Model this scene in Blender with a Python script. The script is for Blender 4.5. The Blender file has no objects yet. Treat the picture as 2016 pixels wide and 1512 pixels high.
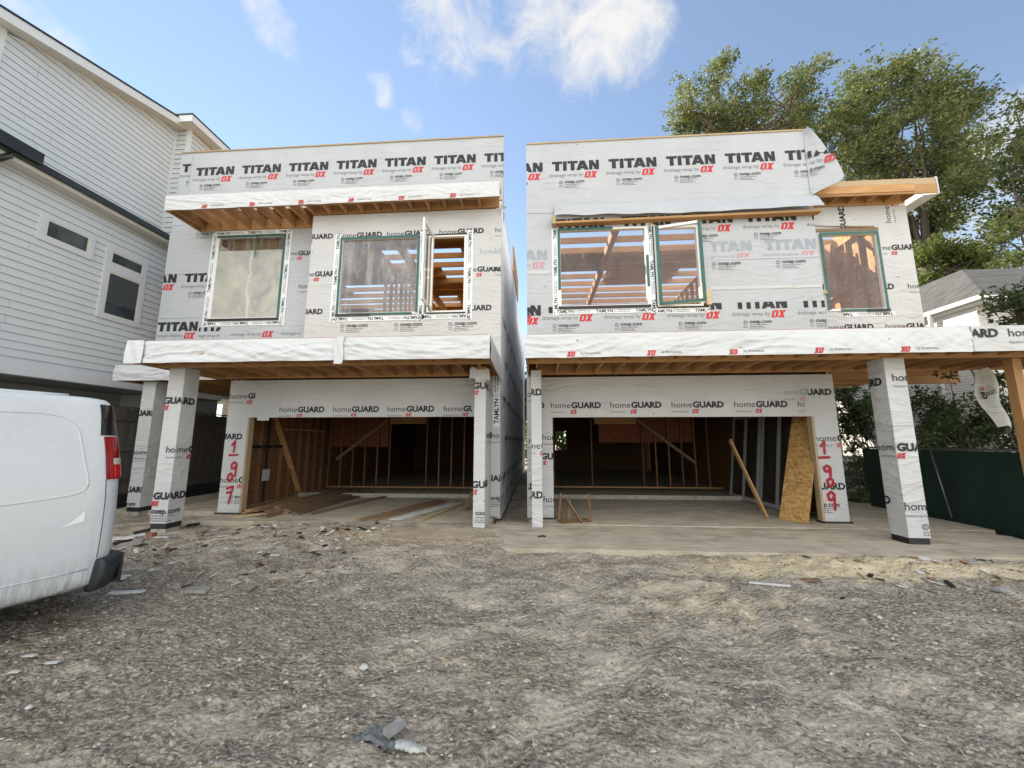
import bpy, bmesh, math, random
import numpy as np
from mathutils import Vector, Matrix, noise as mnoise
random.seed(7); RNG = np.random.default_rng(7)
S = bpy.context.scene
C = S.collection
R = math.radians

# ------------------------------------------------------------------ camera, world, sun, exposure
F, CX, CY, H = 757.0, 1008.0, 756.0, 1.6
TH, PS = R(8.42), R(3.86)
cam = bpy.data.cameras.new('camera'); co = bpy.data.objects.new('camera', cam); C.objects.link(co)
cam.sensor_width = 36; cam.lens = 36*F/2016; cam.clip_start = .05; cam.clip_end = 3000
co.location = (0, 0, H); co.rotation_euler = (R(90)+TH, 0, PS); S.camera = co

SUN_DIR = Vector((-.545, .505, .67)).normalized()
sel = math.asin(SUN_DIR.z); saz = math.atan2(SUN_DIR.x, SUN_DIR.y)
sl = bpy.data.lights.new('sun', 'SUN'); so = bpy.data.objects.new('sun', sl); C.objects.link(so)
sl.energy = 4.2; sl.angle = R(.53); sl.color = (1, .93, .80)
so.rotation_euler = SUN_DIR.to_track_quat('Z', 'Y').to_euler(); so.location = (-20, 16, 30)

S.view_settings.view_transform = 'Standard'; S.view_settings.look = 'None'
S.view_settings.gamma = 1; S.view_settings.use_curve_mapping = False
S.view_settings.exposure = 1.42
S.cycles.max_bounces = 8; S.cycles.diffuse_bounces = 4; S.cycles.transparent_max_bounces = 16
S.cycles.use_denoising = True

W = bpy.data.worlds.new('World'); S.world = W; W.use_nodes = True
nt = W.node_tree; nt.nodes.clear()
def wn(t, **k):
    n = nt.nodes.new(t)
    for a, v in k.items(): setattr(n, a, v)
    return n
def pray(x, y):
    r = (x-CX)/F; u = -(y-CY)/F
    up = u*math.cos(TH)+math.sin(TH); fw = math.cos(TH)-u*math.sin(TH)
    return Vector((r*math.cos(PS)-fw*math.sin(PS), r*math.sin(PS)+fw*math.cos(PS), up))
sky = wn('ShaderNodeTexSky', sky_type='NISHITA'); sky.sun_disc = False
sky.sun_elevation = sel; sky.sun_rotation = saz; sky.air_density = 1.0; sky.dust_density = .0; sky.ozone_density = 1.6
tc = wn('ShaderNodeTexCoord')
def wmath(op, a, b=None, clamp=False):
    n = wn('ShaderNodeMath', operation=op); n.use_clamp = clamp
    for i, v in enumerate((a, b)):
        if v is None: continue
        if isinstance(v, (int, float)): n.inputs[i].default_value = v
        else: nt.links.new(v, n.inputs[i])
    return n.outputs[0]
def wmap(v, a, b, c=0, d=1):
    n = wn('ShaderNodeMapRange'); n.interpolation_type = 'SMOOTHSTEP'
    nt.links.new(v, n.inputs[0])
    for i, q in enumerate((a, b, c, d)): n.inputs[i+1].default_value = q
    return n.outputs[0]
cn = wn('ShaderNodeTexNoise'); cn.inputs['Scale'].default_value = 5.5; cn.inputs['Detail'].default_value = 9
cn.inputs['Roughness'].default_value = .62; cn.inputs['Distortion'].default_value = .55
mp = wn('ShaderNodeMapping'); mp.inputs['Scale'].default_value = (1, 1, 1.3); mp.inputs['Rotation'].default_value = (.2, .5, .3)
nt.links.new(tc.outputs['Generated'], mp.inputs[0]); nt.links.new(mp.outputs[0], cn.inputs[0])
cfield = None
def blob(d, r0, r1, amt):
    """a patch of cloud around a direction of the sky"""
    global cfield
    dn = wn('ShaderNodeVectorMath', operation='DOT_PRODUCT'); nt.links.new(tc.outputs['Generated'], dn.inputs[0])
    dn.inputs[1].default_value = Vector(d).normalized()
    m = wmap(dn.outputs['Value'], math.cos(R(r1)), math.cos(R(r0)), 0, amt)
    cfield = m if cfield is None else wmath('MAXIMUM', cfield, m)
for (px, py, r0, r1, amt) in [(1140, -20, 5, 11.5, 1.0), (1240, 60, 1, 6.5, .8), (900, 40, 1, 8, .66), (840, 110, 0, 4.5, .55), (1000, 60, 1, 6, .66),
        (500, -10, 0, 3.2, .8), (535, 50, 0, 3.2, .78), (560, 85, 0, 2.2, .62), (755, 175, 0, 2.6, .6), (815, 235, 0, 2.4, .56), (1960, 400, 3, 9, .75),
        (1700, 480, 4, 10, .6), (2300, 330, 3, 14, .8), (60, 90, 0, 5, .5)]:
    blob(pray(px, py), r0, r1, amt)
for d, r0, r1, amt in [((-.5, -.9, .55), 22, 50, 1.0), ((.7, -.8, .45), 18, 45, 1.0), ((0, -.5, .9), 10, 38, .95)]:  # unseen clouds behind the camera, added as fill light
    blob(d, r0, r1, amt)
cn2 = wn('ShaderNodeTexNoise'); cn2.inputs['Scale'].default_value = 15; cn2.inputs['Detail'].default_value = 8; cn2.inputs['Roughness'].default_value = .6; cn2.inputs['Distortion'].default_value = .9
nt.links.new(mp.outputs[0], cn2.inputs[0])
cl = wmath('ADD', cfield, wmath('ADD', wmath('MULTIPLY', wmath('SUBTRACT', cn.outputs['Fac'], .5), 2.0), wmath('MULTIPLY', wmath('SUBTRACT', cn2.outputs['Fac'], .5), 1.1)))
cl = wmath('MULTIPLY', wmath('MULTIPLY', wmap(cl, .30, 1.30), wmap(cfield, .0, .42)), .95)
bd = wn('ShaderNodeVectorMath', operation='DOT_PRODUCT'); nt.links.new(tc.outputs['Generated'], bd.inputs[0]); bd.inputs[1].default_value = (0, -1, 0)
behind = wmap(bd.outputs['Value'], .05, .5, .36, 1.15)  # cloud brightness raised behind the camera for added fill
bgS = wn('ShaderNodeBackground'); bgS.inputs['Strength'].default_value = .075
bgC = wn('ShaderNodeBackground'); bgC.inputs['Color'].default_value = (1, .985, .955, 1); bstr = None
tint = wn('ShaderNodeMix', data_type='RGBA', blend_type='MULTIPLY'); tint.inputs[0].default_value = 1
tint.inputs[7].default_value = (.96, 1.02, 1.04, 1)
nt.links.new(behind, bgC.inputs['Strength'])
mx = wn('ShaderNodeMixShader'); wo = wn('ShaderNodeOutputWorld')
hs = wn('ShaderNodeHueSaturation'); hs.inputs['Saturation'].default_value = .80; hs.inputs['Value'].default_value = 1.08; nt.links.new(sky.outputs[0], hs.inputs['Color'])
nt.links.new(hs.outputs[0], tint.inputs[6]); nt.links.new(tint.outputs[2], bgS.inputs[0])
nt.links.new(cl, mx.inputs[0]); nt.links.new(bgS.outputs[0], mx.inputs[1]); nt.links.new(bgC.outputs[0], mx.inputs[2])
nt.links.new(mx.outputs[0], wo.inputs[0])

# ------------------------------------------------------------------ measuring helpers (pixel of the photo -> point on a real plane)
def atY(x, y, Y): a = pray(x, y); t = Y/a.y; return Vector((a.x*t, Y, H+a.z*t))
def atX(x, y, X): a = pray(x, y); t = X/a.x; return Vector((X, a.y*t, H+a.z*t))
def atZ(x, y, Z): a = pray(x, y); t = (Z-H)/a.z; return Vector((a.x*t, a.y*t, Z))

# ------------------------------------------------------------------ materials
class NT:
    def __init__(s, name, disp=False):
        s.m = bpy.data.materials.new(name); s.m.use_nodes = True; s.t = s.m.node_tree
        s.b = s.t.nodes['Principled BSDF']; s.out = s.t.nodes['Material Output']
    def n(s, t, ins=None, **k):
        nd = s.t.nodes.new(t)
        for a, v in k.items(): setattr(nd, a, v)
        for a, v in (ins or {}).items(): s.set(nd.inputs[a], v)
        return nd
    def set(s, sock, v):
        if isinstance(v, bpy.types.NodeSocket): s.t.links.new(v, sock)
        elif isinstance(v, bpy.types.Node): s.t.links.new(v.outputs[0], sock)
        elif isinstance(v, tuple) and len(v) == 3 and sock.type == 'RGBA': sock.default_value = (*v, 1)
        else: sock.default_value = v
    def co(s, scale=(1, 1, 1), rot=(0, 0, 0), kind='Object'):
        tcn = s.n('ShaderNodeTexCoord'); return s.n('ShaderNodeMapping', {0: tcn.outputs[kind], 'Scale': scale, 'Rotation': rot}).outputs[0]
    def noise(s, co_, scale, detail=4, rough=.55, dist=0.0, typ=None):
        nd = s.n('ShaderNodeTexNoise', {'Vector': co_, 'Scale': scale, 'Detail': detail, 'Roughness': rough, 'Distortion': dist})
        if typ: nd.noise_type = typ
        return nd.outputs['Fac']
    def vor(s, co_, scale, feat='F1', rnd=1.0):
        nd = s.n('ShaderNodeTexVoronoi', {'Vector': co_, 'Scale': scale, 'Randomness': rnd}, feature=feat); return nd
    def ramp(s, f, stops):
        nd = s.n('ShaderNodeValToRGB', {0: f}); e = nd.color_ramp.elements
        while len(e) < len(stops): e.new(.5)
        for i, (p, c) in enumerate(stops): e[i].position = p; e[i].color = (*c, 1) if len(c) == 3 else c
        return nd.outputs[0]
    def mix(s, f, a, b, mode='MIX'):
        nd = s.n('ShaderNodeMix', data_type='RGBA', blend_type=mode); s.set(nd.inputs[0], f); s.set(nd.inputs[6], a); s.set(nd.inputs[7], b); return nd.outputs[2]
    def math(s, op, a, b=0.0, clamp=False):
        nd = s.n('ShaderNodeMath', {0: a, 1: b}, operation=op); nd.use_clamp = clamp; return nd.outputs[0]
    def rng(s, v, a, b, c=0., d=1.):
        return s.n('ShaderNodeMapRange', {0: v, 1: a, 2: b, 3: c, 4: d}).outputs[0]
    def bump(s, h, strength=.5, dist=.01, prev=None):
        nd = s.n('ShaderNodeBump', {'Height': h, 'Strength': strength, 'Distance': dist})
        if prev: s.t.links.new(prev, nd.inputs['Normal'])
        return nd.outputs[0]
    def fin(s, color=None, rough=None, normal=None, **k):
        if color is not None: s.set(s.b.inputs['Base Color'], color)
        if rough is not None: s.set(s.b.inputs['Roughness'], rough)
        if normal is not None: s.set(s.b.inputs['Normal'], normal)
        for a, v in k.items(): s.set(s.b.inputs[a], v)
        return s.m
M = {}
def plain(name, col, rough=.6, var=.12, scale=6, bump=0.0, metal=0.0, spec=.5):
    q = NT(name); c = q.co()
    f = q.noise(c, scale, 5)
    d = tuple(v*(1-var) for v in col); l = tuple(min(1, v*(1+var)) for v in col)
    cc = q.ramp(f, [(.3, d), (.7, l)])
    nb = q.bump(q.noise(c, scale*6, 4), bump, .01) if bump else None
    M[name] = q.fin(cc, rough, nb, Metallic=metal, **{'Specular IOR Level': spec}); return M[name]

def wrapnormal(q, amt=1.0):
    c = q.co()
    warp = q.n('ShaderNodeTexNoise', {'Vector': c, 'Scale': .9, 'Detail': 2}).outputs['Color']
    v = q.n('ShaderNodeVectorMath', {0: c}, operation='ADD')
    sc = q.n('ShaderNodeVectorMath', {0: warp}, operation='SCALE'); sc.inputs['Scale'].default_value = .55
    q.t.links.new(sc.outputs[0], v.inputs[1]); v = v.outputs[0]
    def crease(rot, s, sc):
        mpn = q.n('ShaderNodeMapping', {0: v, 'Scale': s, 'Rotation': rot})
        f = q.noise(mpn.outputs[0], sc, 3, .5, .3)
        return q.math('POWER', q.math('SUBTRACT', 1.0, q.math('ABSOLUTE', q.math('MULTIPLY', q.math('SUBTRACT', f, .5), 5.0)), True), 2.0)
    a = crease((0, R(38), 0), (.42, .8, 2.5), 2.0); b = crease((0, R(-52), 0), (.40, .8, 2.7), 1.8); d = crease((0, R(8), 0), (.6, .7, 3.0), 2.6)
    m1 = q.rng(q.noise(c, .8, 2), .46, .66); m2 = q.rng(q.noise(c, 1.1, 2, .5, .5), .46, .64)
    h = q.math('ADD', q.math('ADD', q.math('MULTIPLY', a, m1), q.math('MULTIPLY', b, m2)), q.math('MULTIPLY', d, q.math('MULTIPLY', q.math('SUBTRACT', 1.0, m1), .22)))
    h = q.math('ADD', h, q.math('MULTIPLY', q.noise(c, 7, 3), .6))
    n1 = q.bump(h, .5*amt, .030)
    return q.bump(q.noise(c, 160, 2), .12, .004, n1)
def wrapmat(name, col, amt=1.0, rough=.5):
    q = NT(name); c = q.co()
    f = q.noise(c, 1.3, 6, .6); g = q.noise(c, 28, 4, .6)
    cc = q.ramp(f, [(.25, tuple(v*.88 for v in col)), (.75, col)])
    cc = q.mix(q.rng(g, .55, .8, 0, .10), cc, (.42, .40, .36))
    # nail heads: sparse dark dots
    vo = q.vor(c, 2.3); dot = q.math('LESS_THAN', vo.outputs['Distance'], .036)
    cc = q.mix(q.math('MULTIPLY', dot, .85), cc, (.05, .05, .055))
    M[name] = q.fin(cc, rough, wrapnormal(q, amt), **{'Specular IOR Level': .35}); return M[name]
wrapmat('wrap_titan', (.465, .485, .505), .8)
wrapmat('wrap_home', (.555, .557, .55), 1.0)
wrapmat('wrap_loose', (.62, .63, .635), .6, .42)
wrapmat('wrap_gap_bright', (.78, .79, .80), .9)  # whiter copy of the wrap; brightness of the narrow gap put into the colour
wrapmat('sheet_cream', (.60, .58, .47), 1.2)
wrapmat('wrap_torn', (.60, .60, .57), 2.0, .5)
def ink(name, col):
    q = NT(name); c = q.co()
    f = q.noise(c, 40, 5, .7)
    M[name] = q.fin(q.mix(q.rng(f, .45, .8, 0, .35), col, tuple(min(1, v+.16) for v in col)), .55, wrapnormal(q), **{'Specular IOR Level': .3})
ink('ink_black', (.016, .017, .019)); ink('ink_grey', (.11, .115, .125)); ink('ink_red', (.52, .026, .034)); ink('ink_ghost', (.30, .335, .37)); ink('ink_ghost_red', (.50, .28, .30)); ink('ink_faint', (.17, .18, .19))
q = NT('paint_red'); M['paint_red'] = q.fin((.36, .006, .022), .5)
ink('ink_dark', (.02, .022, .028))

def wood(name, c0, c1, c2, axis='X', rnd=.25):
    q = NT(name)
    s = {'X': (.35, 5, 5), 'Y': (5, .35, 5), 'Z': (5, 5, .35)}[axis]
    c = q.co(s); cw = q.co()
    oi = q.n('ShaderNodeObjectInfo'); off = q.n('ShaderNodeVectorMath', {0: c}, operation='ADD')
    rv = q.n('ShaderNodeVectorMath', {0: oi.outputs['Location']}, operation='ADD'); sc = q.math('MULTIPLY', oi.outputs['Random'], 37.)
    cmb = q.n('ShaderNodeCombineXYZ', {0: sc, 1: sc, 2: sc}); q.t.links.new(cmb.outputs[0], off.inputs[1])
    f = q.noise(off.outputs[0], 3.2, 5, .6, 1.2)
    cc = q.ramp(f, [(.3, c0), (.52, c1), (.75, c2)])
    vo = q.vor(off.outputs[0], 1.15); kn = q.rng(vo.outputs['Distance'], .03, .16, 1, 0)
    cc = q.mix(q.math('MULTIPLY', kn, .6), cc, tuple(v*.35 for v in c0))
    cc = q.mix(q.noise(cw, 2.1, 4), cc, tuple(v*.75 for v in c1))
    hs = q.n('ShaderNodeHueSaturation', {'Color': cc, 'Value': q.math('ADD', q.math('MULTIPLY', oi.outputs['Random'], rnd*2), 1-rnd)})
    M[name] = q.fin(hs.outputs[0], .72, q.bump(f, .25, .004))
wood('lumber_x', (.32, .155, .058), (.47, .26, .105), (.60, .37, .165), 'X')
wood('lumber_y', (.32, .155, .058), (.47, .26, .105), (.60, .37, .165), 'Y')
wood('lumber_z', (.31, .15, .056), (.46, .25, .10), (.58, .36, .16), 'Z')
wood('lumber_pale', (.42, .30, .16), (.55, .41, .24), (.64, .50, .31), 'X')
wood('lumber_old', (.16, .10, .055), (.25, .165, .095), (.34, .24, .15), 'Y')
wood('fence_wood', (.060, .054, .050), (.105, .094, .086), (.165, .147, .13), 'Z', .15)
q = NT('osb'); c = q.co((1, 1, 1)); w1 = q.vor(q.co((9, 9, 26), (R(20), R(35), 0)), 1.6); w2 = q.vor(q.co((26, 9, 9), (0, R(-30), R(15))), 1.4)
cc = q.ramp(q.math('MULTIPLY', q.math('ADD', w1.outputs['Color'], w2.outputs['Color']), .5), [(.1, (.24, .115, .032)), (.5, (.43, .245, .075)), (.9, (.61, .40, .15))])
M['osb'] = q.fin(cc, .7, q.bump(w1.outputs['Distance'], .3, .004))
plain('osb_red', (.17, .05, .02), .8, .35, 9); plain('osb_shaded', (.15, .072, .028), .8, .4, 14, .3)  # second one: strand board darkened, garage shade put into its colour
wood('stud_shaded', (.13, .062, .026), (.20, .10, .043), (.27, .15, .07), 'Z')  # darkened copy of the stud lumber, garage shade painted in
plain('tape_green', (.018, .105, .088), .45, .2, 5); plain('tape_black', (.012, .013, .014), .5, .3, 8)
plain('tape_white', (.72, .75, .755), .4, .05, 4, .2); plain('vinyl_white', (.74, .74, .72), .35, .04)
plain('vinyl_cream', (.62, .60, .52), .4, .05)
plain('foam_membrane', (.015, .016, .018), .45, .4, 6, .6)
plain('red_edge', (.30, .045, .025), .6, .3, 7)
q = NT('concrete'); c = q.co(); f = q.noise(c, 2.2, 8, .65); g = q.noise(q.co((.5, 3, 1)), 4, 6, .6)
cc = q.ramp(f, [(.25, (.33, .285, .215)), (.5, (.46, .41, .32)), (.75, (.56, .505, .40))]); cc = q.mix(q.rng(g, .5, .72, 0, .75), cc, (.32, .25, .16)); cc = q.mix(q.rng(q.noise(q.co((.7, 2.2, 1)), 1.3, 7, .68, .5), .52, .66, 0, .6), cc, (.19, .155, .11)); cc = q.mix(q.rng(q.noise(c, 55, 3, .7), .6, .75, 0, .5), cc, (.14, .115, .085))
M['concrete'] = q.fin(cc, .85, q.bump(q.noise(c, 30, 6), .35, .006))
plain('concrete_pale', (.36, .34, .29), .9, .25, 9, .5)
q = NT('glass_film'); c = q.co(); 
st = q.noise(q.co((3, 1, .5), (0, R(12), 0)), 2.0, 7, .65, .8); sp = q.noise(c, 9, 7, .75, 1.5)
haze = q.math('ADD', q.rng(st, .48, .78, .03, .30), q.rng(sp, .62, .78, 0, .40), True)
tr = q.n('ShaderNodeBsdfTransparent', {0: (.86, .88, .88)}); gl = q.n('ShaderNodeBsdfGlossy', {'Color': (.9, .92, .95), 'Roughness': .03})
df = q.n('ShaderNodeBsdfDiffuse', {0: (.70, .69, .66)}); fr = q.n('ShaderNodeFresnel', {0: 1.5}); bk = q.math('SUBTRACT', 1.0, q.n('ShaderNodeNewGeometry').outputs['Backfacing'])
m1 = q.n('ShaderNodeMixShader', {0: q.math('MULTIPLY', q.math('ADD', q.math('MULTIPLY', fr.outputs[0], .9), .05), bk), 1: tr, 2: gl})
hz = q.n('ShaderNodeMixShader', {0: haze, 1: m1, 2: df}); q.t.links.new(hz.outputs[0], q.out.inputs[0]); M['glass_film'] = q.m
def clearglass(name, tint, hz_):
    q = NT(name); st = q.noise(q.co((2.5, 1, .6), (0, R(15), 0)), 2.2, 6, .65, .8)
    tr = q.n('ShaderNodeBsdfTransparent', {0: tint}); gl = q.n('ShaderNodeBsdfGlossy', {'Color': (.9, .92, .95), 'Roughness': .02})
    df = q.n('ShaderNodeBsdfDiffuse', {0: (.7, .66, .64)}); fr = q.n('ShaderNodeFresnel', {0: 1.5})
    bk = q.math('SUBTRACT', 1.0, q.n('ShaderNodeNewGeometry').outputs['Backfacing'])
    m1 = q.n('ShaderNodeMixShader', {0: q.math('MULTIPLY', q.math('MULTIPLY', fr.outputs[0], .9), bk), 1: tr, 2: gl})
    m2 = q.n('ShaderNodeMixShader', {0: q.rng(st, .45, .8, hz_*.35, hz_), 1: m1, 2: df}); q.t.links.new(m2.outputs[0], q.out.inputs[0]); M[name] = q.m
clearglass('glass_clear', (.97, .95, .93), .08)
q = NT('glass_dark'); q.fin(q.ramp(q.noise(q.co((1, 1, .6)), 1.4, 4), [(.35, (.018, .024, .028)), (.65, (.07, .085, .09))]), .05, None, **{'Specular IOR Level': .6}); M['glass_dark'] = q.m
q = NT('blind'); wv = q.n('ShaderNodeTexWave', {'Vector': q.co(), 'Scale': 14.}, bands_direction='Z'); q.fin(q.ramp(wv.outputs['Fac'], [(.2, (.035, .045, .045)), (.8, (.085, .10, .098))]), .3); M['blind'] = q.m
plain('siding_paint', (.585, .61, .62), .5, .03, 2.0, .06); plain('lap_shadow', (.07, .075, .08), .8, .1)  # second colour: shadow lines under the laps, painted dark
plain('siding_joint', (.30, .32, .33), .8, .1)
plain('trim_paint', (.64, .655, .66), .5, .03, 2); plain('soffit_paint', (.60, .575, .52), .6, .04, 2)
plain('roof_metal', (.030, .038, .040), .35, .2, 3, 0, .3); plain('siding_cream', (.55, .50, .38), .6, .04, 2)
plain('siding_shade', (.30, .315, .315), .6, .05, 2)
q = NT('white_brick'); br = q.n('ShaderNodeTexBrick', {'Vector': q.co((1, 1, 1), (R(90), 0, 0)), 'Color1': (.70, .68, .63), 'Color2': (.62, .60, .55), 'Mortar': (.45, .43, .39), 'Scale': 1.0, 'Mortar Size': .010, 'Brick Width': .22, 'Row Height': .075})
wx = q.rng(q.noise(q.co(), 2.4, 6, .7), .55, .72, 0, .6); q.fin(q.mix(wx, br.outputs['Color'], (.34, .30, .25)), .75, q.bump(br.outputs['Fac'], -.4, .006)); M['white_brick'] = q.m
q = NT('shingles'); br = q.n('ShaderNodeTexBrick', {'Vector': q.co(), 'Color1': (.040, .038, .037), 'Color2': (.075, .07, .065), 'Mortar': (.03, .03, .03), 'Scale': 1.0, 'Mortar Size': .006, 'Brick Width': .33, 'Row Height': .14})
q.fin(q.mix(q.rng(q.noise(q.co((.6, 3, 3)), 2, 5), .4, .7), br.outputs['Color'], (.085, .08, .075)), .9, q.bump(br.outputs['Fac'], -.5, .01)); M['shingles'] = q.m
# van
q = NT('van_paint'); c = q.co(); f = q.noise(q.co((1, 1, .12)), 26, 5, .7); sep = q.n('ShaderNodeSeparateXYZ', {0: c})
low = q.rng(sep.outputs['Z'], .26, .62, 1, 0); dirt = q.math('MULTIPLY', q.rng(f, .34, .66), q.math('ADD', q.math('MULTIPLY', low, .85), q.math('MULTIPLY', q.rng(q.noise(c, 1.6, 5, .6), .42, .65), .16)))
scr = q.math('MULTIPLY', q.math('GREATER_THAN', q.noise(q.co((1.0, 1.0, 22), (0, R(4), 0)), 3.1, 4), .70), .5)
cc = q.mix(dirt, (.62, .64, .645), (.20, .185, .16)); cc = q.mix(scr, cc, (.86, .87, .87))
M['van_paint'] = q.fin(cc, q.rng(q.noise(c, 5, 5), .3, .7, .22, .42), q.bump(q.noise(c, 1.3, 3), .06, .02), **{'Coat Weight': .35, 'Coat Roughness': .12})
plain('trim_bare', (.84, .85, .84), .4, .02)
plain('van_plastic', (.022, .025, .028), .55, .2, 12, .15); plain('van_seam', (.06, .065, .07), .7); plain('rubber', (.015, .015, .015), .8)
plain('van_dark_glass', (.010, .012, .014), .12, .1); plain('van_rim', (.35, .36, .37), .4, .1, 6, 0, .7)
q = NT('lamp_red'); wv = q.n('ShaderNodeTexWave', {'Vector': q.co(), 'Scale': 55.}, bands_direction='Z'); q.fin(q.ramp(wv.outputs['Fac'], [(0, (.26, .008, .012)), (1, (.36, .014, .018))]), .12, None, **{'Coat Weight': .6}); M['lamp_red'] = q.m
q = NT('lamp_bright'); q.fin((.72, .022, .020), .1, None, **{'Coat Weight': .6}); M['lamp_bright'] = q.m
q = NT('lamp_clear'); q.fin((.62, .58, .52), .12, None, **{'Coat Weight': .6}); M['lamp_clear'] = q.m
# plants
def leafmat(name, dark, mid, light, trans=.35):
    q = NT(name); at = q.n('ShaderNodeAttribute', attribute_name='leaf'); g = q.ramp(at.outputs['Fac'], [(0., dark), (.55, mid), (1., light)])
    d = q.n('ShaderNodeBsdfPrincipled', {'Base Color': g, 'Roughness': .5, 'Specular IOR Level': .35}); t = q.n('ShaderNodeBsdfTranslucent', {0: q.mix(.5, g, (.20, .26, .05))})
    mxs = q.n('ShaderNodeMixShader', {0: trans, 1: d, 2: t}); q.t.links.new(mxs.outputs[0], q.out.inputs[0]); M[name] = q.m
leafmat('leaf_oak', (.024, .040, .020), (.075, .098, .036), (.24, .225, .085), .42)
leafmat('leaf_bright', (.05, .075, .02), (.11, .14, .035), (.19, .20, .055))
leafmat('leaf_shrub', (.018, .034, .014), (.038, .066, .024), (.075, .105, .04), .25)
plain('bark', (.11, .085, .065), .9, .35, 14, .8); plain('bark_pale', (.26, .22, .17), .9, .3, 14, .5)
q = NT('green_mesh'); c = q.co(); wvx = q.n('ShaderNodeTexWave', {'Vector': c, 'Scale': 9.}, bands_direction='DIAGONAL')
q.fin(q.mix(q.noise(c, 1.6, 4), (.004, .020, .013), (.008, .036, .023)), .75, q.bump(q.math('ADD', q.noise(c, 1.2, 3), q.math('MULTIPLY', wvx.outputs['Fac'], .05)), .35, .05)); M['green_mesh'] = q.m
plain('steel', (.20, .205, .20), .45, .15, 9, 0, .8); plain('black_iron', (.012, .012, .013), .5, .2, 9); plain('electric_grey', (.42, .43, .43), .5, .08)
plain('rag_blue', (.15, .16, .16), .85, .35, 30, .7); plain('plastic_clear', (.46, .48, .44), .25, .25, 22, .5); plain('stone_white', (.60, .585, .55), .85, .15, 20, .6); plain('paper', (.62, .62, .60), .8, .12, 16, .5)
plain('stone_grey', (.30, .29, .265), .9, .25, 20, .7); plain('brick_chip', (.30, .13, .075), .9, .25, 20, .5)

# ------------------------------------------------------------------ mesh builder
class MB:
    def __init__(s): s.v = []; s.f = []; s.m = []; s.mats = []; s.sm = []
    def mi(s, m):
        if m not in s.mats: s.mats.append(m)
        return s.mats.index(m)
    def face(s, pts, m, smooth=False):
        b = len(s.v); s.v += [tuple(p) for p in pts]; s.f.append(tuple(range(b, b+len(pts)))); s.m.append(s.mi(m)); s.sm.append(smooth)
    def box(s, x0, x1, y0, y1, z0, z1, m, mats=None):
        b = len(s.v)
        s.v += [(x0, y0, z0), (x1, y0, z0), (x1, y1, z0), (x0, y1, z0), (x0, y0, z1), (x1, y0, z1), (x1, y1, z1), (x0, y1, z1)]
        for i, q in enumerate([(0, 3, 2, 1), (4, 5, 6, 7), (0, 1, 5, 4), (2, 3, 7, 6), (3, 0, 4, 7), (1, 2, 6, 5)]):   # bottom top front back left right
            s.f.append(tuple(b+k for k in q)); s.m.append(s.mi((mats or {}).get(i, m))); s.sm.append(False)
        return s
    def obox(s, c, ax, ay, az, m):
        """box about centre c with half-extent vectors"""
        c, ax, ay, az = Vector(c), Vector(ax), Vector(ay), Vector(az); b = len(s.v)
        for dz in (-1, 1):
            for dx, dy in ((-1, -1), (1, -1), (1, 1), (-1, 1)): s.v.append(tuple(c+ax*dx+ay*dy+az*dz))
        for q in [(0, 3, 2, 1), (4, 5, 6, 7), (0, 1, 5, 4), (2, 3, 7, 6), (3, 0, 4, 7), (1, 2, 6, 5)]:
            s.f.append(tuple(b+k for k in q)); s.m.append(s.mi(m)); s.sm.append(False)
        return s
    def beam(s, a, b_, w, h, m, up=(0, 0, 1)):
        a, b_ = Vector(a), Vector(b_); d = b_-a; l = d.length; d.normalize(); u = Vector(up)
        sd = d.cross(u)
        if sd.length < 1e-3: sd = d.cross(Vector((1, 0, 0)))
        sd.normalize(); u2 = sd.cross(d)
        return s.obox((a+b_)/2, d*l/2, sd*w/2, u2*h/2, m)
    def tube(s, pts, rad, m, n=7, caps=True):
        pts = [Vector(p) for p in pts]; b = len(s.v); k = len(pts)
        if not hasattr(rad, '__len__'): rad = [rad]*k
        for i, p in enumerate(pts):
            d = (pts[min(i+1, k-1)]-pts[max(i-1, 0)]).normalized(); a = d.orthogonal().normalized() if abs(d.z) < .9 else d.cross(Vector((0, 1, 0))).normalized()
            if abs(d.z) < .9: a = d.cross(Vector((0, 0, 1))).normalized()
            e = d.cross(a)
            for j in range(n):
                t = 2*math.pi*j/n; s.v.append(tuple(p+(a*math.cos(t)+e*math.sin(t))*rad[i]))
        for i in range(k-1):
            for j in range(n):
                s.f.append((b+i*n+j, b+i*n+(j+1) % n, b+(i+1)*n+(j+1) % n, b+(i+1)*n+j)); s.m.append(s.mi(m)); s.sm.append(True)
        if caps:
            s.f.append(tuple(b+j for j in range(n))[::-1]); s.m.append(s.mi(m)); s.sm.append(False)
            s.f.append(tuple(b+(k-1)*n+j for j in range(n))); s.m.append(s.mi(m)); s.sm.append(False)
        return s
    def grid(s, fn, nu, nv, m, smooth=True):
        b = len(s.v)
        for j in range(nv+1):
            for i in range(nu+1): s.v.append(tuple(fn(i/nu, j/nv)))
        for j in range(nv):
            for i in range(nu):
                a = b+j*(nu+1)+i; s.f.append((a, a+1, a+nu+2, a+nu+1)); s.m.append(s.mi(m)); s.sm.append(smooth)
        return s
    def build(s, name, parent=None, kind=None):
        o0 = parent
        off = Vector((0, 0, 0)); p = parent
        while p: off += p.location; p = p.parent
        me = bpy.data.meshes.new(name)
        me.from_pydata([(x-off.x, y-off.y, z-off.z) for x, y, z in s.v], [], s.f)
        for m in s.mats: me.materials.append(M[m])
        me.polygons.foreach_set('material_index', s.m); me.polygons.foreach_set('use_smooth', s.sm)
        me.update(); o = bpy.data.objects.new(name, me); C.objects.link(o)
        if parent: o.parent = parent
        if kind: o['kind'] = kind
        return o
def tag(o, label, cat, group=None):
    o['label'] = label; o['category'] = cat
    if group: o['group'] = group
    return o
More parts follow.
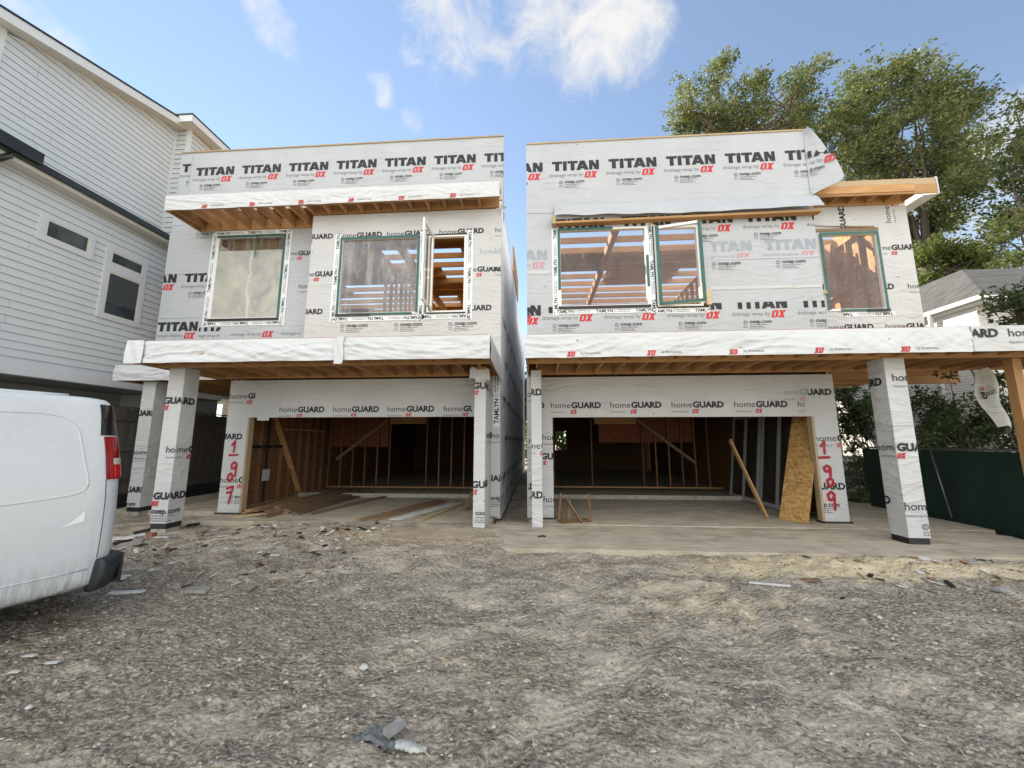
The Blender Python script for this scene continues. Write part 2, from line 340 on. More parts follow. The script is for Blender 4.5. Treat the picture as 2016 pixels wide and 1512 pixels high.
def thing(name, label, cat, loc=(0, 0, 0), group=None):
    o = bpy.data.objects.new(name, None); C.objects.link(o); o.location = loc; o.empty_display_size = .2
    return tag(o, label, cat, group)
def single(mb, name, label, cat, group=None):
    """a thing that is one mesh; its origin is moved to its base"""
    v = np.array(mb.v); c = Vector((float(v[:, 0].mean()), float(v[:, 1].mean()), float(v[:, 2].min())))
    mb.v = [(x-c.x, y-c.y, z-c.z) for x, y, z in mb.v]
    o = mb.build(name); o.location = c; return tag(o, label, cat, group)

# ------------------------------------------------------------------ printing on the wrap
_g = {}
def glyph(txt, bold=0.0, shear=0.0, res=3):
    key = (txt, bold, shear)
    if key in _g: return _g[key]
    cu = bpy.data.curves.new('t', 'FONT'); cu.body = txt; cu.size = 1; cu.offset = bold; cu.shear = shear; cu.resolution_u = res; cu.fill_mode = 'FRONT'
    ob = bpy.data.objects.new('t', cu); C.objects.link(ob); bpy.context.view_layer.update()
    me = bpy.data.meshes.new_from_object(ob.evaluated_get(bpy.context.evaluated_depsgraph_get()))
    V = [(v.co.x, v.co.y) for v in me.vertices]; P = [tuple(p.vertices) for p in me.polygons]
    bpy.data.objects.remove(ob); bpy.data.meshes.remove(me); bpy.data.curves.remove(cu)
    x0 = min(v[0] for v in V); x1 = max(v[0] for v in V)
    _g[key] = ([[(V[i][0]-x0, V[i][1]) for i in p] for p in P], x1-x0); return _g[key]
def text(txt, x, y, cap, width=None, bold=0., shear=0.):
    """polygons of a line of text, baseline-left at x,y, capital height cap, stretched to width"""
    P, w = glyph(txt, bold, shear); k = cap/.72; kx = k if width is None else width/w
    return [[(x+a*kx, y+b*k) for a, b in p] for p in P]
def poly(pts, x, y, sx, sy): return [[(x+a*sx, y+b*sy) for a, b in pts]]
def strokes(x, y, w, h):
    """heavy capital letters TITAN, drawn as blocks"""
    out = []; lw = .235; T = [[(0, .74), (1, .74), (1, 1), (0, 1)], [(.31, 0), (.69, 0), (.69, .75), (.31, .75)]]
    I = [[(0, 0), (1, 0), (1, 1), (0, 1)]]
    A = [[(-.02, 0), (.31, 0), (.64, 1), (.31, 1)], [(.69, 0), (1.02, 0), (.69, 1), (.36, 1)], [(.24, .15), (.76, .15), (.68, .40), (.32, .40)]]
    N = [[(0, 0), (.33, 0), (.33, 1), (0, 1)], [(.67, 0), (1, 0), (1, 1), (.67, 1)], [(.62, 0), (1, 0), (.38, 1), (0, 1)]]
    cx = 0
    for L, lw_, gap in ((T, .235, .015), (I, .085, .015), (T, .235, -.03), (A, .27, .015), (N, .225, 0)):
        for p in L: out.append([(x+(cx+a*lw_)*w, y+b*h) for a, b in p])
        cx += lw_+gap
    return out
def oxmark(x, y, w, h, t=.0):
    sl_ = .16; f = lambda a, b: (x+(a+sl_*(b-.5))*w, y+b*h)
    O = [[(0, .1), (.18, 0), (.18, 1), (0, .9)], [(.30, 0), (.48, .1), (.48, .9), (.30, 1)], [(.16, 0), (.32, 0), (.32, .2), (.16, .2)], [(.16, .8), (.32, .8), (.32, 1), (.16, 1)]]
    X = [[(.50, 0), (.70, 0), (1.0, 1), (.80, 1)], [(.80, 0), (1.0, 0), (.70, 1), (.50, 1)]]
    return [[f(a, b) for a, b in p] for p in O+X]
def ring(x, y, r, w=.22, n=14):
    return [[(x+math.cos(a)*r, y+math.sin(a)*r), (x+math.cos(b)*r, y+math.sin(b)*r), (x+math.cos(b)*r*(1-w), y+math.sin(b)*r*(1-w)), (x+math.cos(a)*r*(1-w), y+math.sin(a)*r*(1-w))]
            for a, b in ((2*math.pi*i/n, 2*math.pi*(i+1)/n) for i in range(n))]
def words(x, y, w, h, seed):
    rr = random.Random(seed); out = []; c = x
    while c < x+w:
        l = min(rr.uniform(.03, .08), x+w-c); out.append([(c, y), (c+l, y), (c+l, y+h), (c, y+h)]); c += l+.014
    return out
def oxep(x, y, s=1., k=''):
    o = [('ink_grey'+k, ring(x+.045*s, y+.02*s, .045*s)), ('ink_black'+k, text('oxep.com', x+.125*s, y, .082*s, .46*s, .022))]
    o.append(('ink_grey'+k, text('E', x+.022*s, y-.002*s, .05*s, .02*s)+text('L', x+.05*s, y, .045*s, .02*s)))
    o.append(('ink_grey'+k, text('HomeGuard Building Products', x+.125*s, y-.048*s, .028*s, .37*s, .012)))
    for i, l in enumerate((.27, .32)): o.append(('ink_grey'+k, words(x+.125*s, y-.083*s-.034*s*i, l*s, .013*s, i)))
    for i, l in enumerate((.08, .10)): o.append(('ink_grey'+k, words(x, y-.062*s-.034*s*i, l*s, .012*s, i+3)))
    return o
def titan(x, z, seed=0):
    o = [('ink_black', strokes(x, z, 1.03, .245))]
    o.append(('ink_grey', text('HP', x+.955, z+.008, .03, .06, .01)))
    o.append(('ink_faint', text('drainage wrap by', x-.065, z-.15, .088, .79)))
    o.append(('ink_red', oxmark(x+.765, z-.205, .275, .165)))
    return o+oxep(x+.16, z-.32)
def ghost(x, z): return [('ink_ghost', strokes(x, z, 1.03, .245)), ('ink_ghost_red', oxmark(x+.765, z-.205, .275, .165)), ('ink_ghost', text('drainage wrap by', x-.065, z-.15, .088, .79))]
def homeg(x, z, seed=0, s=1.):
    return [('ink_dark', text('home', x, z, .128*s, .42*s)), ('ink_black', text('GUARD', x+.435*s, z, .125*s, .63*s, .045)), ('ink_faint', text('housewrap by', x, z-.105*s, .045*s, .33*s)),
            ('ink_red', oxmark(x+.42*s, z-.125*s, .13*s, .09*s))]
def tamlyn(x, z, L, vert=False, flip=False, s=1.):
    """tape printing along a strip"""
    o = []; c = 0.02
    while c < L:
        o.append(('ink_black', text('TAMLYN', c, -.038*s, .08*s, .42*s, .03))); o.append(('ink_grey', ring(c+.47*s, 0, .03*s, .3, 8)))
        o.append(('ink_faint', words(c+.53*s, -.03*s, .33*s, .018*s, 1)+words(c+.53*s, .012*s, .33*s, .018*s, 2))); c += .98*s
    def tr(p):
        a, b = p
        if flip: a, b = L-a, -b
        return (x-b, z+a) if vert else (x+a, z+b)
    return [(m, [[tr(q) for q in p] for p in P]) for m, P in o]
def clip(p, ax, val, keep_gt):
    out = []; n = len(p)
    for i in range(n):
        a, b = p[i], p[(i+1) % n]; ia = (a[ax] >= val) == keep_gt; ib = (b[ax] >= val) == keep_gt
        if ia: out.append(a)
        if ia != ib:
            t = (val-a[ax])/(b[ax]-a[ax]); out.append((a[0]+(b[0]-a[0])*t, a[1]+(b[1]-a[1])*t))
    return out
def rot180(items, cx, cz): return [(m, [[(2*cx-a, 2*cz-b) for a, b in p] for p in P]) for m, P in items]
def rotv(items, x, z): return [(m, [[(x-b, z+a) for a, b in p] for p in P]) for m, P in items]
def cut(p, holes):
    out = [p]
    for h in holes:
        nx_ = []
        for p in out:
            if max(q[0] for q in p) <= h[0] or min(q[0] for q in p) >= h[1] or max(q[1] for q in p) <= h[2] or min(q[1] for q in p) >= h[3]: nx_.append(p); continue
            a = clip(p, 0, h[0], False); b = clip(p, 0, h[1], True); m = clip(p, 0, h[0], True); m = clip(m, 0, h[1], False) if len(m) > 2 else []
            c = clip(m, 1, h[2], False) if len(m) > 2 else []; d = clip(m, 1, h[3], True) if len(m) > 2 else []
            nx_ += [t for t in (a, b, c, d) if len(t) > 2]
        out = nx_
    return out
HOLES = []
def put(mb, items, fr, rect=None, off=.003):
    """lays printing on a plane; fr maps (u, v, distance out) to a point; rect = clip window"""
    kk = 0
    for m, P in items:
        for p in P:
            kk += 1
            if rect:
                for ax, lo, hi in ((0, rect[0], rect[1]), (1, rect[2], rect[3])):
                    if p and min(q[ax] for q in p) < lo: p = clip(p, ax, lo, True)
                    if p and max(q[ax] for q in p) > hi: p = clip(p, ax, hi, False)
            if len(p) < 3: continue
            if HOLES and off > .0016: todo = cut(p, HOLES)
            else: todo = [p]
            for p in todo: put1(mb, p, m, fr, off+(kk % 61)*2.6e-5)
def put1(mb, p, m, fr, off):
            ar = sum(p[i][0]*p[(i+1) % len(p)][1]-p[(i+1) % len(p)][0]*p[i][1] for i in range(len(p)))
            if abs(ar) < 1e-7: return
            if ar < 0: p = p[::-1]
            mb.face([fr(a, b, off) for a, b in p], m)
def front(y): return lambda u, v, d: (u, y-d, v)
def side_r(x): return lambda u, v, d: (x+d, u, v)      # faces +X, u = Y
def side_l(x): return lambda u, v, d: (x-d, -u, v)     # faces -X, u = -Y

# ------------------------------------------------------------------ wall with openings
def wall(mb, axis, at, t, u0, u1, v0, v1, holes=(), outm='wrap_home', inm='osb', edge='lumber_z'):
    """axis 'y': wall in the XZ plane, outer face at y=at looking to -Y, thickness t towards +Y. axis 'x+': outer face looks to +X; 'x-': to -X"""
    us = sorted({u0, u1, *[h for q in holes for h in q[:2] if u0 < h < u1]}); vs = sorted({v0, v1, *[h for q in holes for h in q[2:] if v0 < h < v1]})
    def pt(u, v, d):
        if axis == 'y': return (u, at+d, v)
        return (at-d, u, v) if axis == 'x+' else (at+d, u, v)
    def solid(i, j):
        if i < 0 or j < 0 or i >= len(us)-1 or j >= len(vs)-1: return False
        cu, cv = (us[i]+us[i+1])/2, (vs[j]+vs[j+1])/2
        return not any(h[0] < cu < h[1] and h[2] < cv < h[3] for h in holes)
    fl = axis == 'x-'
    def fc(p, m): mb.face(p[::-1] if fl else p, m)
    for i in range(len(us)-1):
        for j in range(len(vs)-1):
            if not solid(i, j): continue
            a, b, c_, d_ = us[i], us[i+1], vs[j], vs[j+1]
            fc([pt(a, c_, 0), pt(b, c_, 0), pt(b, d_, 0), pt(a, d_, 0)], outm); fc([pt(b, c_, t), pt(a, c_, t), pt(a, d_, t), pt(b, d_, t)], inm)
            if not solid(i-1, j): fc([pt(a, c_, t), pt(a, c_, 0), pt(a, d_, 0), pt(a, d_, t)], outm if i == 0 else edge)
            if not solid(i+1, j): fc([pt(b, c_, 0), pt(b, c_, t), pt(b, d_, t), pt(b, d_, 0)], outm if i == len(us)-2 else edge)
            if not solid(i, j-1): fc([pt(a, c_, t), pt(b, c_, t), pt(b, c_, 0), pt(a, c_, 0)], edge)
            if not solid(i, j+1): fc([pt(a, d_, 0), pt(b, d_, 0), pt(b, d_, t), pt(a, d_, t)], edge if j < len(vs)-2 else 'lumber_pale')
    return mb

def folds(u, v, L, seed, amp=.022):
    """pulled, stapled wrap: fans of slanted folds"""
    x = u*L; d = 0
    p = mnoise.noise(Vector((x*.45, v*.6, seed)))*1.4
    n1 = mnoise.noise(Vector((x*1.2+v*1.6+p, v*3.2-x*2.6*math.sin(x*.55+seed), seed)))
    n2 = mnoise.noise(Vector((x*1.8-v*1.2, v*4.0+x*3.2*math.cos(x*.45+seed), seed+9)))
    d += (1-abs(n1)*3.2) if abs(n1) < .31 else 0
    d += .7*((1-abs(n2)*3.0) if abs(n2) < .33 else 0)
    d += 1.2*mnoise.noise(Vector((x*.9, v*1.5, seed+4)))
    return amp*d*math.sin(math.pi*min(1, max(0, .12+v*.85)))
def fascia(name, parent, x0, x1, z0, z1, y, mat_='wrap_loose', seed=0, items=(), depth=.05, nz=22, back=True, amp=.022):
    """a wrapped board across the front; the cloth is a folded surface"""
    L = x1-x0; nu = int(L/.05); mb = MB()
    fr = lambda u, v: (x0+u*L, y-.012-folds(u, v, L, seed, amp), z0+v*(z1-z0)+(.012*mnoise.noise(Vector((u*L*2.2, seed, 3))) if v < .02 else 0))
    mb.grid(fr, nu, nz, mat_)
    mb.box(x0, x1, y+.001, y+depth, z0+.01, z1-.004, 'lumber_x', {1: 'lumber_pale'})
    mb.face([(x0, y+depth, z0), (x0, y-.012, z0), (x0, y-.012, z1), (x0, y+depth, z1)], mat_); mb.face([(x1, y-.012, z0), (x1, y+depth, z0), (x1, y+depth, z1), (x1, y-.012, z1)], mat_)
    mb.face([(x0, y-.012, z1), (x1, y-.012, z1), (x1, y+depth, z1+.002), (x0, y+depth, z1+.002)], mat_)
    pr = lambda u, v, d: (u, y-.016-folds((u-x0)/L, (v-z0)/(z1-z0), L, seed, amp)-d, v)
    put(mb, items, pr, (x0, x1, z0+.004, z1-.01), .004)
    return mb.build(name, parent)
# ------------------------------------------------------------------ shared house pieces
def part(name, parent, *boxes, m='lumber_x'):
    mb = MB()
    for b in boxes: mb.box(*b, m)
    return mb.build(name, parent)
def stud_row(parent, axis, at, u0, u1, z0, z1, step, name='stud', d=.09, m='lumber_z', skip=()):
    u = u0; k = 0
    while u <= u1+1e-3:
        if not any(a < u < b for a, b in skip):
            if axis == 'y': part(name, parent, (u-.019, u+.019, at, at+d, z0+.04, z1-.04), m=m)
            else: part(name, parent, (at, at+d, u-.019, u+.019, z0+.04, z1-.04), m=m)
        u += step; k += 1
    n2 = 'wall_plate'
    if axis == 'y':
        part(n2, parent, (u0-.02, u1+.02, at-.001, at+d+.001, z0, z0+.038), m='lumber_x'); part(n2, parent, (u0-.02, u1+.02, at-.001, at+d+.001, z1-.038, z1), m='lumber_x')
    else:
        part(n2, parent, (at-.001, at+d+.001, u0-.02, u1+.02, z0, z0+.038), m='lumber_y'); part(n2, parent, (at-.001, at+d+.001, u0-.02, u1+.02, z1-.038, z1), m='lumber_y')
def canopy(parent, x0, x1, yf, yw, zb, zt, beamy, step=.41, ext=True):
    x = x0+.2
    while x < x1-.1:
        part('canopy_joist', parent, (x-.019, x+.019, yf+.055, yw-.045, zb+.045, zt-.035), m='lumber_y'); x += step
    part('canopy_beam', parent, (x0+.02, x1-.02, beamy-.04, beamy+.04, zb+.012, zb+.235))
    part('canopy_ledger', parent, (x0, x1, yw-.043, yw-.004, zb+.03, zt-.033))
    part('canopy_deck', parent, (x0+.01, x1-.01, yf+.01, yw-.005, zt-.031, zt-.012), m='osb')
    part('canopy_rim', parent, (x0+.002, x0+.04, yf+.052, yw-.046, zb+.015, zt-.034), m='lumber_y'); part('canopy_rim', parent, (x1-.04, x1-.002, yf+.052, yw-.046, zb+.015, zt-.034), m='lumber_y')
    part('red_edge_strip', parent, (x0+.01, x1-.01, yf+.006, yf+.04, zt-.006, zt+.012), m='red_edge')

def window(parent, name, x0, x1, z0, z1, y, sides='LTRB', black_bottom=True, pane='glass_film', sash=None, green='LTRB'):
    """vinyl window set in the wall at y: frame, pane, green protective tape and black strip round its edge"""
    fw = .05; mb = MB()
    mb.box(x0, x0+fw, y-.022, y+.07, z0, z1, 'vinyl_white'); mb.box(x1-fw, x1, y-.022, y+.07, z0, z1, 'vinyl_white')
    mb.box(x0+fw, x1-fw, y-.022, y+.07, z0, z0+fw, 'vinyl_white'); mb.box(x0+fw, x1-fw, y-.022, y+.07, z1-fw, z1, 'vinyl_white')
    wf = mb.build(name, parent)
    if pane:
        p = MB(); p.box(x0+fw, x1-fw, y+.018, y+.024, z0+fw, z1-fw, pane); p.build('pane', wf)
    t = MB(); g = .055; j = lambda: random.uniform(-.008, .008)
    if 'L' in green: t.box(x0-.012, x0+g*.8, y-.03, y-.0225, z0+.02+j(), z1-.01, 'tape_green')
    if 'R' in green: t.box(x1-g*.8, x1+.012, y-.03, y-.0225, z0+.03, z1-.005+j(), 'tape_green')
    if 'T' in green: t.box(x0+.0-.01, x1+.01, y-.034, y-.0305, z1-g, z1+.01, 'tape_green')
    if 'B' in green: t.box(x0+.25, x1-.12, y-.034, y-.0305, z0-.012, z0+g*.7, 'tape_green')
    if 'r' in green: t.box(x1-g*.8, x1+.012, y-.03, y-.0225, z0+.45, z1-.7, 'tape_green')
    if 't' in green: t.box(x0, x0+.62*(x1-x0), y-.034, y-.0305, z1-g, z1+.01, 'tape_green')
    if 'l' in green: t.box(x0-.012, x0+g*.8, y-.03, y-.0225, z0+.42, z1-.01, 'tape_green')
    if t.f:
        for k in range(len(t.v)//8):
            e = MB(); e.v = t.v[k*8:k*8+8]; e.f = [tuple(i-k*8 for i in f) for f in t.f[k*6:k*6+6]]; e.m = t.m[k*6:k*6+6]; e.sm = t.sm[k*6:k*6+6]; e.mats = t.mats; e.build('edge_tape', wf)
    if black_bottom: part('sill_gasket', wf, (x0-.02, x1+.01 if black_bottom == 1 else x0+.42*(x1-x0), y-.038, y-.0345, z0-.035, z0+.03), m='tape_black')
    return wf
def flashing(parent, y, x0, x1, z0, z1, sides, w=.15, rowflip=True):
    """white self-sticking tape round a window, printed"""
    k = 0
    for s_, lab in (('L', 0), ('R', 1), ('B', 2), ('T', 3)):
        if s_ not in sides: continue
        mb = MB(); yy = y-.010-.0017*k; k += 1; L = z1-z0+.28
        if s_ in 'LR':
            a = x0-w-.005 if s_ == 'L' else x1+.005; zz0 = z0-.17
            mb.box(a, a+w, yy, y-.002, zz0, z1+.1, 'tape_white')
            put(mb, tamlyn(a+w*.5, zz0, L-.02, True, s_ == 'R', .92), front(yy), (a, a+w, zz0, z1+.09), .0012)
        else:
            zz = z0-.045-w*.7 if s_ == 'B' else z1+.015; h = w*.8
            mb.box(x0-.1, x1+.12, yy, y-.002, zz, zz+h, 'tape_white')
            put(mb, tamlyn(x0-.08, zz+h*.5, x1-x0+.18, False, s_ == 'B' and rowflip, .88), front(yy), (x0-.1, x1+.12, zz+.005, zz+h), .0012)
        mb.build('flashing_tape', parent)
def rows(mb, fn, frm, xs, z, rect, off=.003, **k):
    for i, x in enumerate(xs): put(mb, fn(x, z), frm, rect, off+.00002*i)
def series(x, n, p=1.32): return [x+p*i for i in range(n)]
def lump(mb, c, r, m, seed, sq=(1, 1, .7), n=1):
    bm = bmesh.new(); bmesh.ops.create_icosphere(bm, subdivisions=n+1, radius=1); b = len(mb.v)
    for v in bm.verts:
        k = 1+.35*mnoise.noise(v.co*1.7+Vector((seed, 0, 0)))
        mb.v.append((c[0]+v.co.x*r*sq[0]*k, c[1]+v.co.y*r*sq[1]*k, c[2]+v.co.z*r*sq[2]*k))
    for f in bm.faces: mb.f.append(tuple(b+v.index for v in f.verts)); mb.m.append(mb.mi(m)); mb.sm.append(False)
    bm.free()
def brush(pts, w, seed=0):
    """sprayed line: ribbon polygons with a ragged width"""
    rr = random.Random(seed); out = []; n = len(pts); P = []
    for i in range(n-1):
        for k in range(6): t = k/6; P.append((pts[i][0]*(1-t)+pts[i+1][0]*t, pts[i][1]*(1-t)+pts[i+1][1]*t))
    P.append(pts[-1])
    for (a, b), (c, d) in zip(P, P[1:]):
        dx, dy = c-a, d-b; l = math.hypot(dx, dy) or 1; w1 = w*rr.uniform(.88, 1.12); nx, ny = -dy/l*w1/2, dx/l*w1/2
        out.append([(a-nx, b-ny), (c-nx, d-ny), (c+nx, d+ny), (a+nx, b+ny)])
        out.append([(c+math.cos(q*math.pi/4)*w1*.5, d+math.sin(q*math.pi/4)*w1*.5) for q in range(8)])
    a, b = P[0]; out.append([(a+math.cos(q*math.pi/4)*w*.5, b+math.sin(q*math.pi/4)*w*.5) for q in range(8)])
    for k in range(len(P)*2):
        a, b = rr.choice(P); a += rr.gauss(0, w*.55); b += rr.gauss(0, w*.55); r = rr.uniform(.002, .006)
        out.append([(a+math.cos(q*math.pi/3)*r, b+math.sin(q*math.pi/3)*r) for q in range(6)])
    return out
DIG = {'1': [(-.35, .62), (.12, .98), (.05, .5), (.02, .05)], '-': [(-.5, .5), (.55, .54)], '9': [(.42, .82), (.12, .98), (-.28, .8), (-.2, .52), (.15, .5), (.42, .74), (.42, .82), (.40, .4), (.33, -.05)],
       '0': [(.1, .95), (-.3, .7), (-.28, .3), (.02, .05), (.34, .3), (.36, .7), (.1, .95)], '7': [(-.42, .86), (.42, .98), (.2, .5), (0, -.02)], '=': [(-.3, .42), (.42, .5)]}
def spray(x, z, ch, w, h, lw, seed): return [('paint_red', brush([(x+a*w, z+b*h) for a, b in DIG[ch]], lw, seed))]

# ------------------------------------------------------------------ left townhouse
GZ = -.10
hl = thing('unfinished_townhouse', 'left two-storey townhouse under construction, wrapped white, red 1-907 sprayed on its garage pier', 'house', (-5.2, 14, 0), 'townhouses under construction side by side')
XR, YF, YR, YP = -.82, 8.40, 8.93, 6.40
ZT = 7.35
# --- upper bump with a big window and an open casement
W2 = (-4.70, -2.77, 4.51, 6.45); W3 = (-2.56, -1.64, 4.52, 6.44)
HOLES[:] = [W2, W3]; mb = wall(MB(), 'y', YF, .14, -5.46, XR, 3.30, 7.07, [W2, W3], 'wrap_home'); rc = (-5.46, XR, 3.42, 7.06)
fr = front(YF)
a = atY(668, 468.7, YF); xs = [atY(q, 466, YF).x for q in (668, 762, 865)]
rows(mb, homeg, fr, [xs[0]-1.22]+xs+[xs[2]+1.34], a.z, rc)
b = atY(607, 544.6, YF); rows(mb, homeg, fr, [b.x-.28, b.x+1.1, b.x+2.45, atY(903, 536, YF).x, atY(975, 536, YF).x], b.z, rc)
c = atY(930, 611, YF); rows(mb, homeg, fr, [xs[0]-1.34, xs[0]+.1, c.x-.62, c.x+.72], c.z, rc)
for q in (680, 786, 893): put(mb, oxep(atY(q, 641, YF).x-.12, atY(786, 642, YF).z, 1.12), fr, rc, .0032)
put(mb, [('ink_ghost', P) for m, P in homeg(atY(945, 500, YF).x, atY(945, 500, YF).z)[:2]], fr, rc, .0028)
mb.build('front_wall', hl)
# --- recessed wall left of the bump
W1 = (-8.36, -6.50, 4.64, 6.93)
HOLES[:] = [W1]; mb = wall(MB(), 'y', YR, .14, -9.75, -5.40, 3.30, 7.07, [W1], 'wrap_titan'); rc = (-9.75, -5.45, 3.42, 7.06); fr = front(YR)
t1 = atY(362.5, 556, YR); rows(mb, titan, fr, [t1.x-1.32, t1.x], t1.z, (-9.75, -8.30, 3.42, 7.06))
t2 = atY(309, 653, YR); rows(mb, titan, fr, [t2.x], t2.z, (-9.75, -8.62, 3.42, 4.62)); rows(mb, titan, fr, [t2.x+1.02], t2.z-.02, (-8.60, -8.02, 3.42, 4.46))
t3 = atY(461, 650, YR); rows(mb, titan, fr, [t3.x, t3.x+1.32], t3.z, (-7.98, -5.9, 3.42, 4.36))
t4 = atY(345, 452, YR); put(mb, titan(t4.x-.80, t4.z+.2), fr, (-9.75, -9.0, 3.42, 7.06)); put(mb, oxep(atY(397, 462, YR).x-.15, atY(397, 462, YR).z), fr, rc)
h1 = atY(577, 503, YR); rows(mb, homeg, fr, [h1.x-.30], h1.z, (-6.45, -5.45, 3.42, 7.06)); h2 = atY(588, 568, YR); rows(mb, homeg, fr, [h2.x-1.36, h2.x], h2.z, (-6.42, -5.45, 3.42, 7.06))
mb.build('recessed_wall', hl); HOLES[:] = []
# --- parapet
mb = wall(MB(), 'y', YR, .16, -9.72, XR, 7.07, 9.44, (), 'wrap_titan'); fr = front(YR)
p0 = atY(568, 338, YR); rows(mb, titan, fr, series(p0.x-2.64, 7), p0.z, (-9.40, XR, 7.3, 9.4)); q0 = atY(358, 343, YR)
mb.box(-9.72, -9.40, YR-.006, YR-.0035, 7.3, 9.40, 'wrap_titan'); put(mb, titan(q0.x, q0.z+.05), front(YR-.006), (-9.72, -9.405, 7.3, 9.4), .002)
mb.box(-9.72, XR, YR-.025, YR+.17, 9.44, 9.475, 'lumber_pale')
mb.build('parapet', hl)
# --- right side wall seen up the gap
mb = wall(MB(), 'x+', XR, .14, YF+.14, 24, -.05, ZT, (), 'wrap_gap_bright', 'osb_shaded'); fr = side_r(XR)
for z, o in ((2.55, 0), (1.62, .6), (.72, 0), (3.5, .6), (4.45, 0)):
    rows(mb, homeg, fr, series(8.7+o, 9, 1.34), z, (YF+.15, 24, 0, ZT))
for i in range(7): put(mb, oxep(8.6+1.34*i, .33, 1.1), fr)
mb.box(XR-.14, XR+.004, YF+.14, 24, ZT, ZT+.04, 'lumber_pale')
mb.build('side_wall', hl)
# corner return of front walls (garage level, right)
mb = MB(); mb.box(XR-.42, XR, YF, YF+.14, 0.02, 3.29, 'wrap_home')
put(mb, homeg(XR-.28, 2.55), front(YF), (XR-.42, XR, 0, 3.3)); put(mb, homeg(XR-.85, .75), front(YF), (XR-.42, XR, 0, 3.3)); put(mb, oxep(XR-.4, .36, 1.2), front(YF), (XR-.42, XR, 0, 3.3))
put(mb, homeg(XR-.2, 1.66), front(YF), (XR-.42, XR, 0, 3.3)); mb.build('corner_wall', hl)
mb = MB(); mb.box(XR-.16, XR-.02, YF-.012, YF-.002, 1.9, 3.25, 'tape_white'); put(mb, tamlyn(XR-.09, 1.95, 1.3, True, False, 1.3), front(YF-.012), (XR-.16, XR-.02, 1.9, 3.2), .0015); mb.build('flashing_tape', hl)
# --- garage front: pier and header
mb = wall(MB(), 'y', YF, .14, -7.13, -1.25, .03, 2.99, [(-6.62, -1.25, -.5, 2.13)], 'wrap_home'); fr = front(YF)
hz = atY(655, 811, YF).z; rows(mb, homeg, fr, [atY(q, 811, YF).x for q in (550, 655.7, 762.7, 873.6)], hz, (-6.25, -1.45, 2.14, 2.98))
put(mb, homeg(-1.42, hz+.62), fr, (-1.44, -1.25, 2.14, 2.98))
pr = (-7.13, -6.62, .05, 2.98); g1 = atY(453, 785, YF); put(mb, homeg(g1.x, g1.z), fr, (-7.13, -6.5, .05, 2.98)); put(mb, homeg(g1.x+.28, g1.z+.55), fr, (-6.65, -6.28, 2.5, 2.985))
g2 = atY(477, 864.6, YF); put(mb, homeg(g2.x-1.07, g2.z), fr, pr); g3 = atY(433, 950, YF); put(mb, homeg(g3.x, g3.z), fr, pr); g4 = atY(462, 981, YF); put(mb, oxep(g4.x-.13, g4.z), fr, pr)
for ch, px, py, w_, h_ in (('1', 460, 891, .14, .27), ('-', 459, 905, .19, .2), ('9', 458, 936, .17, .30), ('0', 452, 949, .15, .2), ('7', 450, 990, .17, .36), ('=', 449, 978, .12, .2)):
    s0 = atY(px, py, YF); put(mb, spray(s0.x, s0.z, ch, w_, h_, .050, ord(ch)), fr, pr, .0045)
mb.box(-6.40, -6.12, YF-.006, YF-.0035, 2.06, 2.98, 'wrap_home')
mb.build('garage_front_wall', hl)
part('garage_jamb', hl, (-6.62, -6.58, YF+.005, YF+.15, 0.0, 2.13), m='lumber_pale')
mb = MB(); mb.box(-7.16, -6.58, YF-.03, YF+.16, -.03, .03, 'foam_membrane'); mb.build('sill_membrane', hl)
mb = MB(); mb.box(-7.22, -6.42, YF-.13, YF+.2, -.16, -.035, 'concrete_pale'); mb.build('pier_footing', hl)
# --- fin wall right of the garage
FX0, FX1 = -1.24, -1.02
mb = MB(); mb.box(FX0, FX1, 7.45, YF-.002, -.02, 3.0, 'wrap_home'); fr = front(7.45)
put(mb, homeg(FX0-.47, 2.62), fr, (FX0, FX1, 0, 3)); put(mb, homeg(FX0-.47, .72), fr, (FX0, FX1, 0, 3)); put(mb, oxep(FX0-.10, .22, 1.15), fr, (FX0, FX1, 0, 3))
fs = side_r(FX1)
for z in (2.62, .72): put(mb, homeg(7.45-.68, z), fs, (7.46, YF-.02, 0, 3))
put(mb, homeg(7.60, 1.66), fs, (7.46, YF-.02, 0, 3)); put(mb, homeg(7.98, 2.62), fs, (7.46, YF-.02, 0, 3)); mb.build('fin_wall', hl)
# --- lower canopy
P0 = MB()
items = []
for k in range(6): items += rot180(homeg(-7.2+k*1.34, 3.03, 0, 1.), -7.2+k*1.34+.5, 3.01)
fascia('canopy_fascia', hl, -7.48, XR+.01, 3.0, 3.41, YP, 'wrap_loose', 2, (), amp=.024)
mb = MB(); mb.grid(lambda u, v: (-7.50+u*.34+.01*v, YP-.045-.01*math.sin(u*9+v*4), 2.99+v*.43), 8, 6, 'wrap_loose'); mb.build('wrap_overlap', hl)
mb = MB(); mb.grid(lambda u, v: (-3.55+u*.16+.012*math.sin(v*7), YP-.048-.012*math.sin(u*8+v*5), 2.93+v*.49), 5, 8, 'wrap_loose'); mb.build('wrap_overlap', hl)
canopy(hl, -7.47, XR-.02, YP, YF, 3.0, 3.41, 6.92)
mb = MB(); mb.grid(lambda u, v: (XR+.014+folds(u, v, 2, 5, .012), YP-.01+u*(YF-YP), 3.0-.10*u+v*(.41+.1*u)), 30, 8, 'wrap_loose'); mb.build('wrap_return', hl)
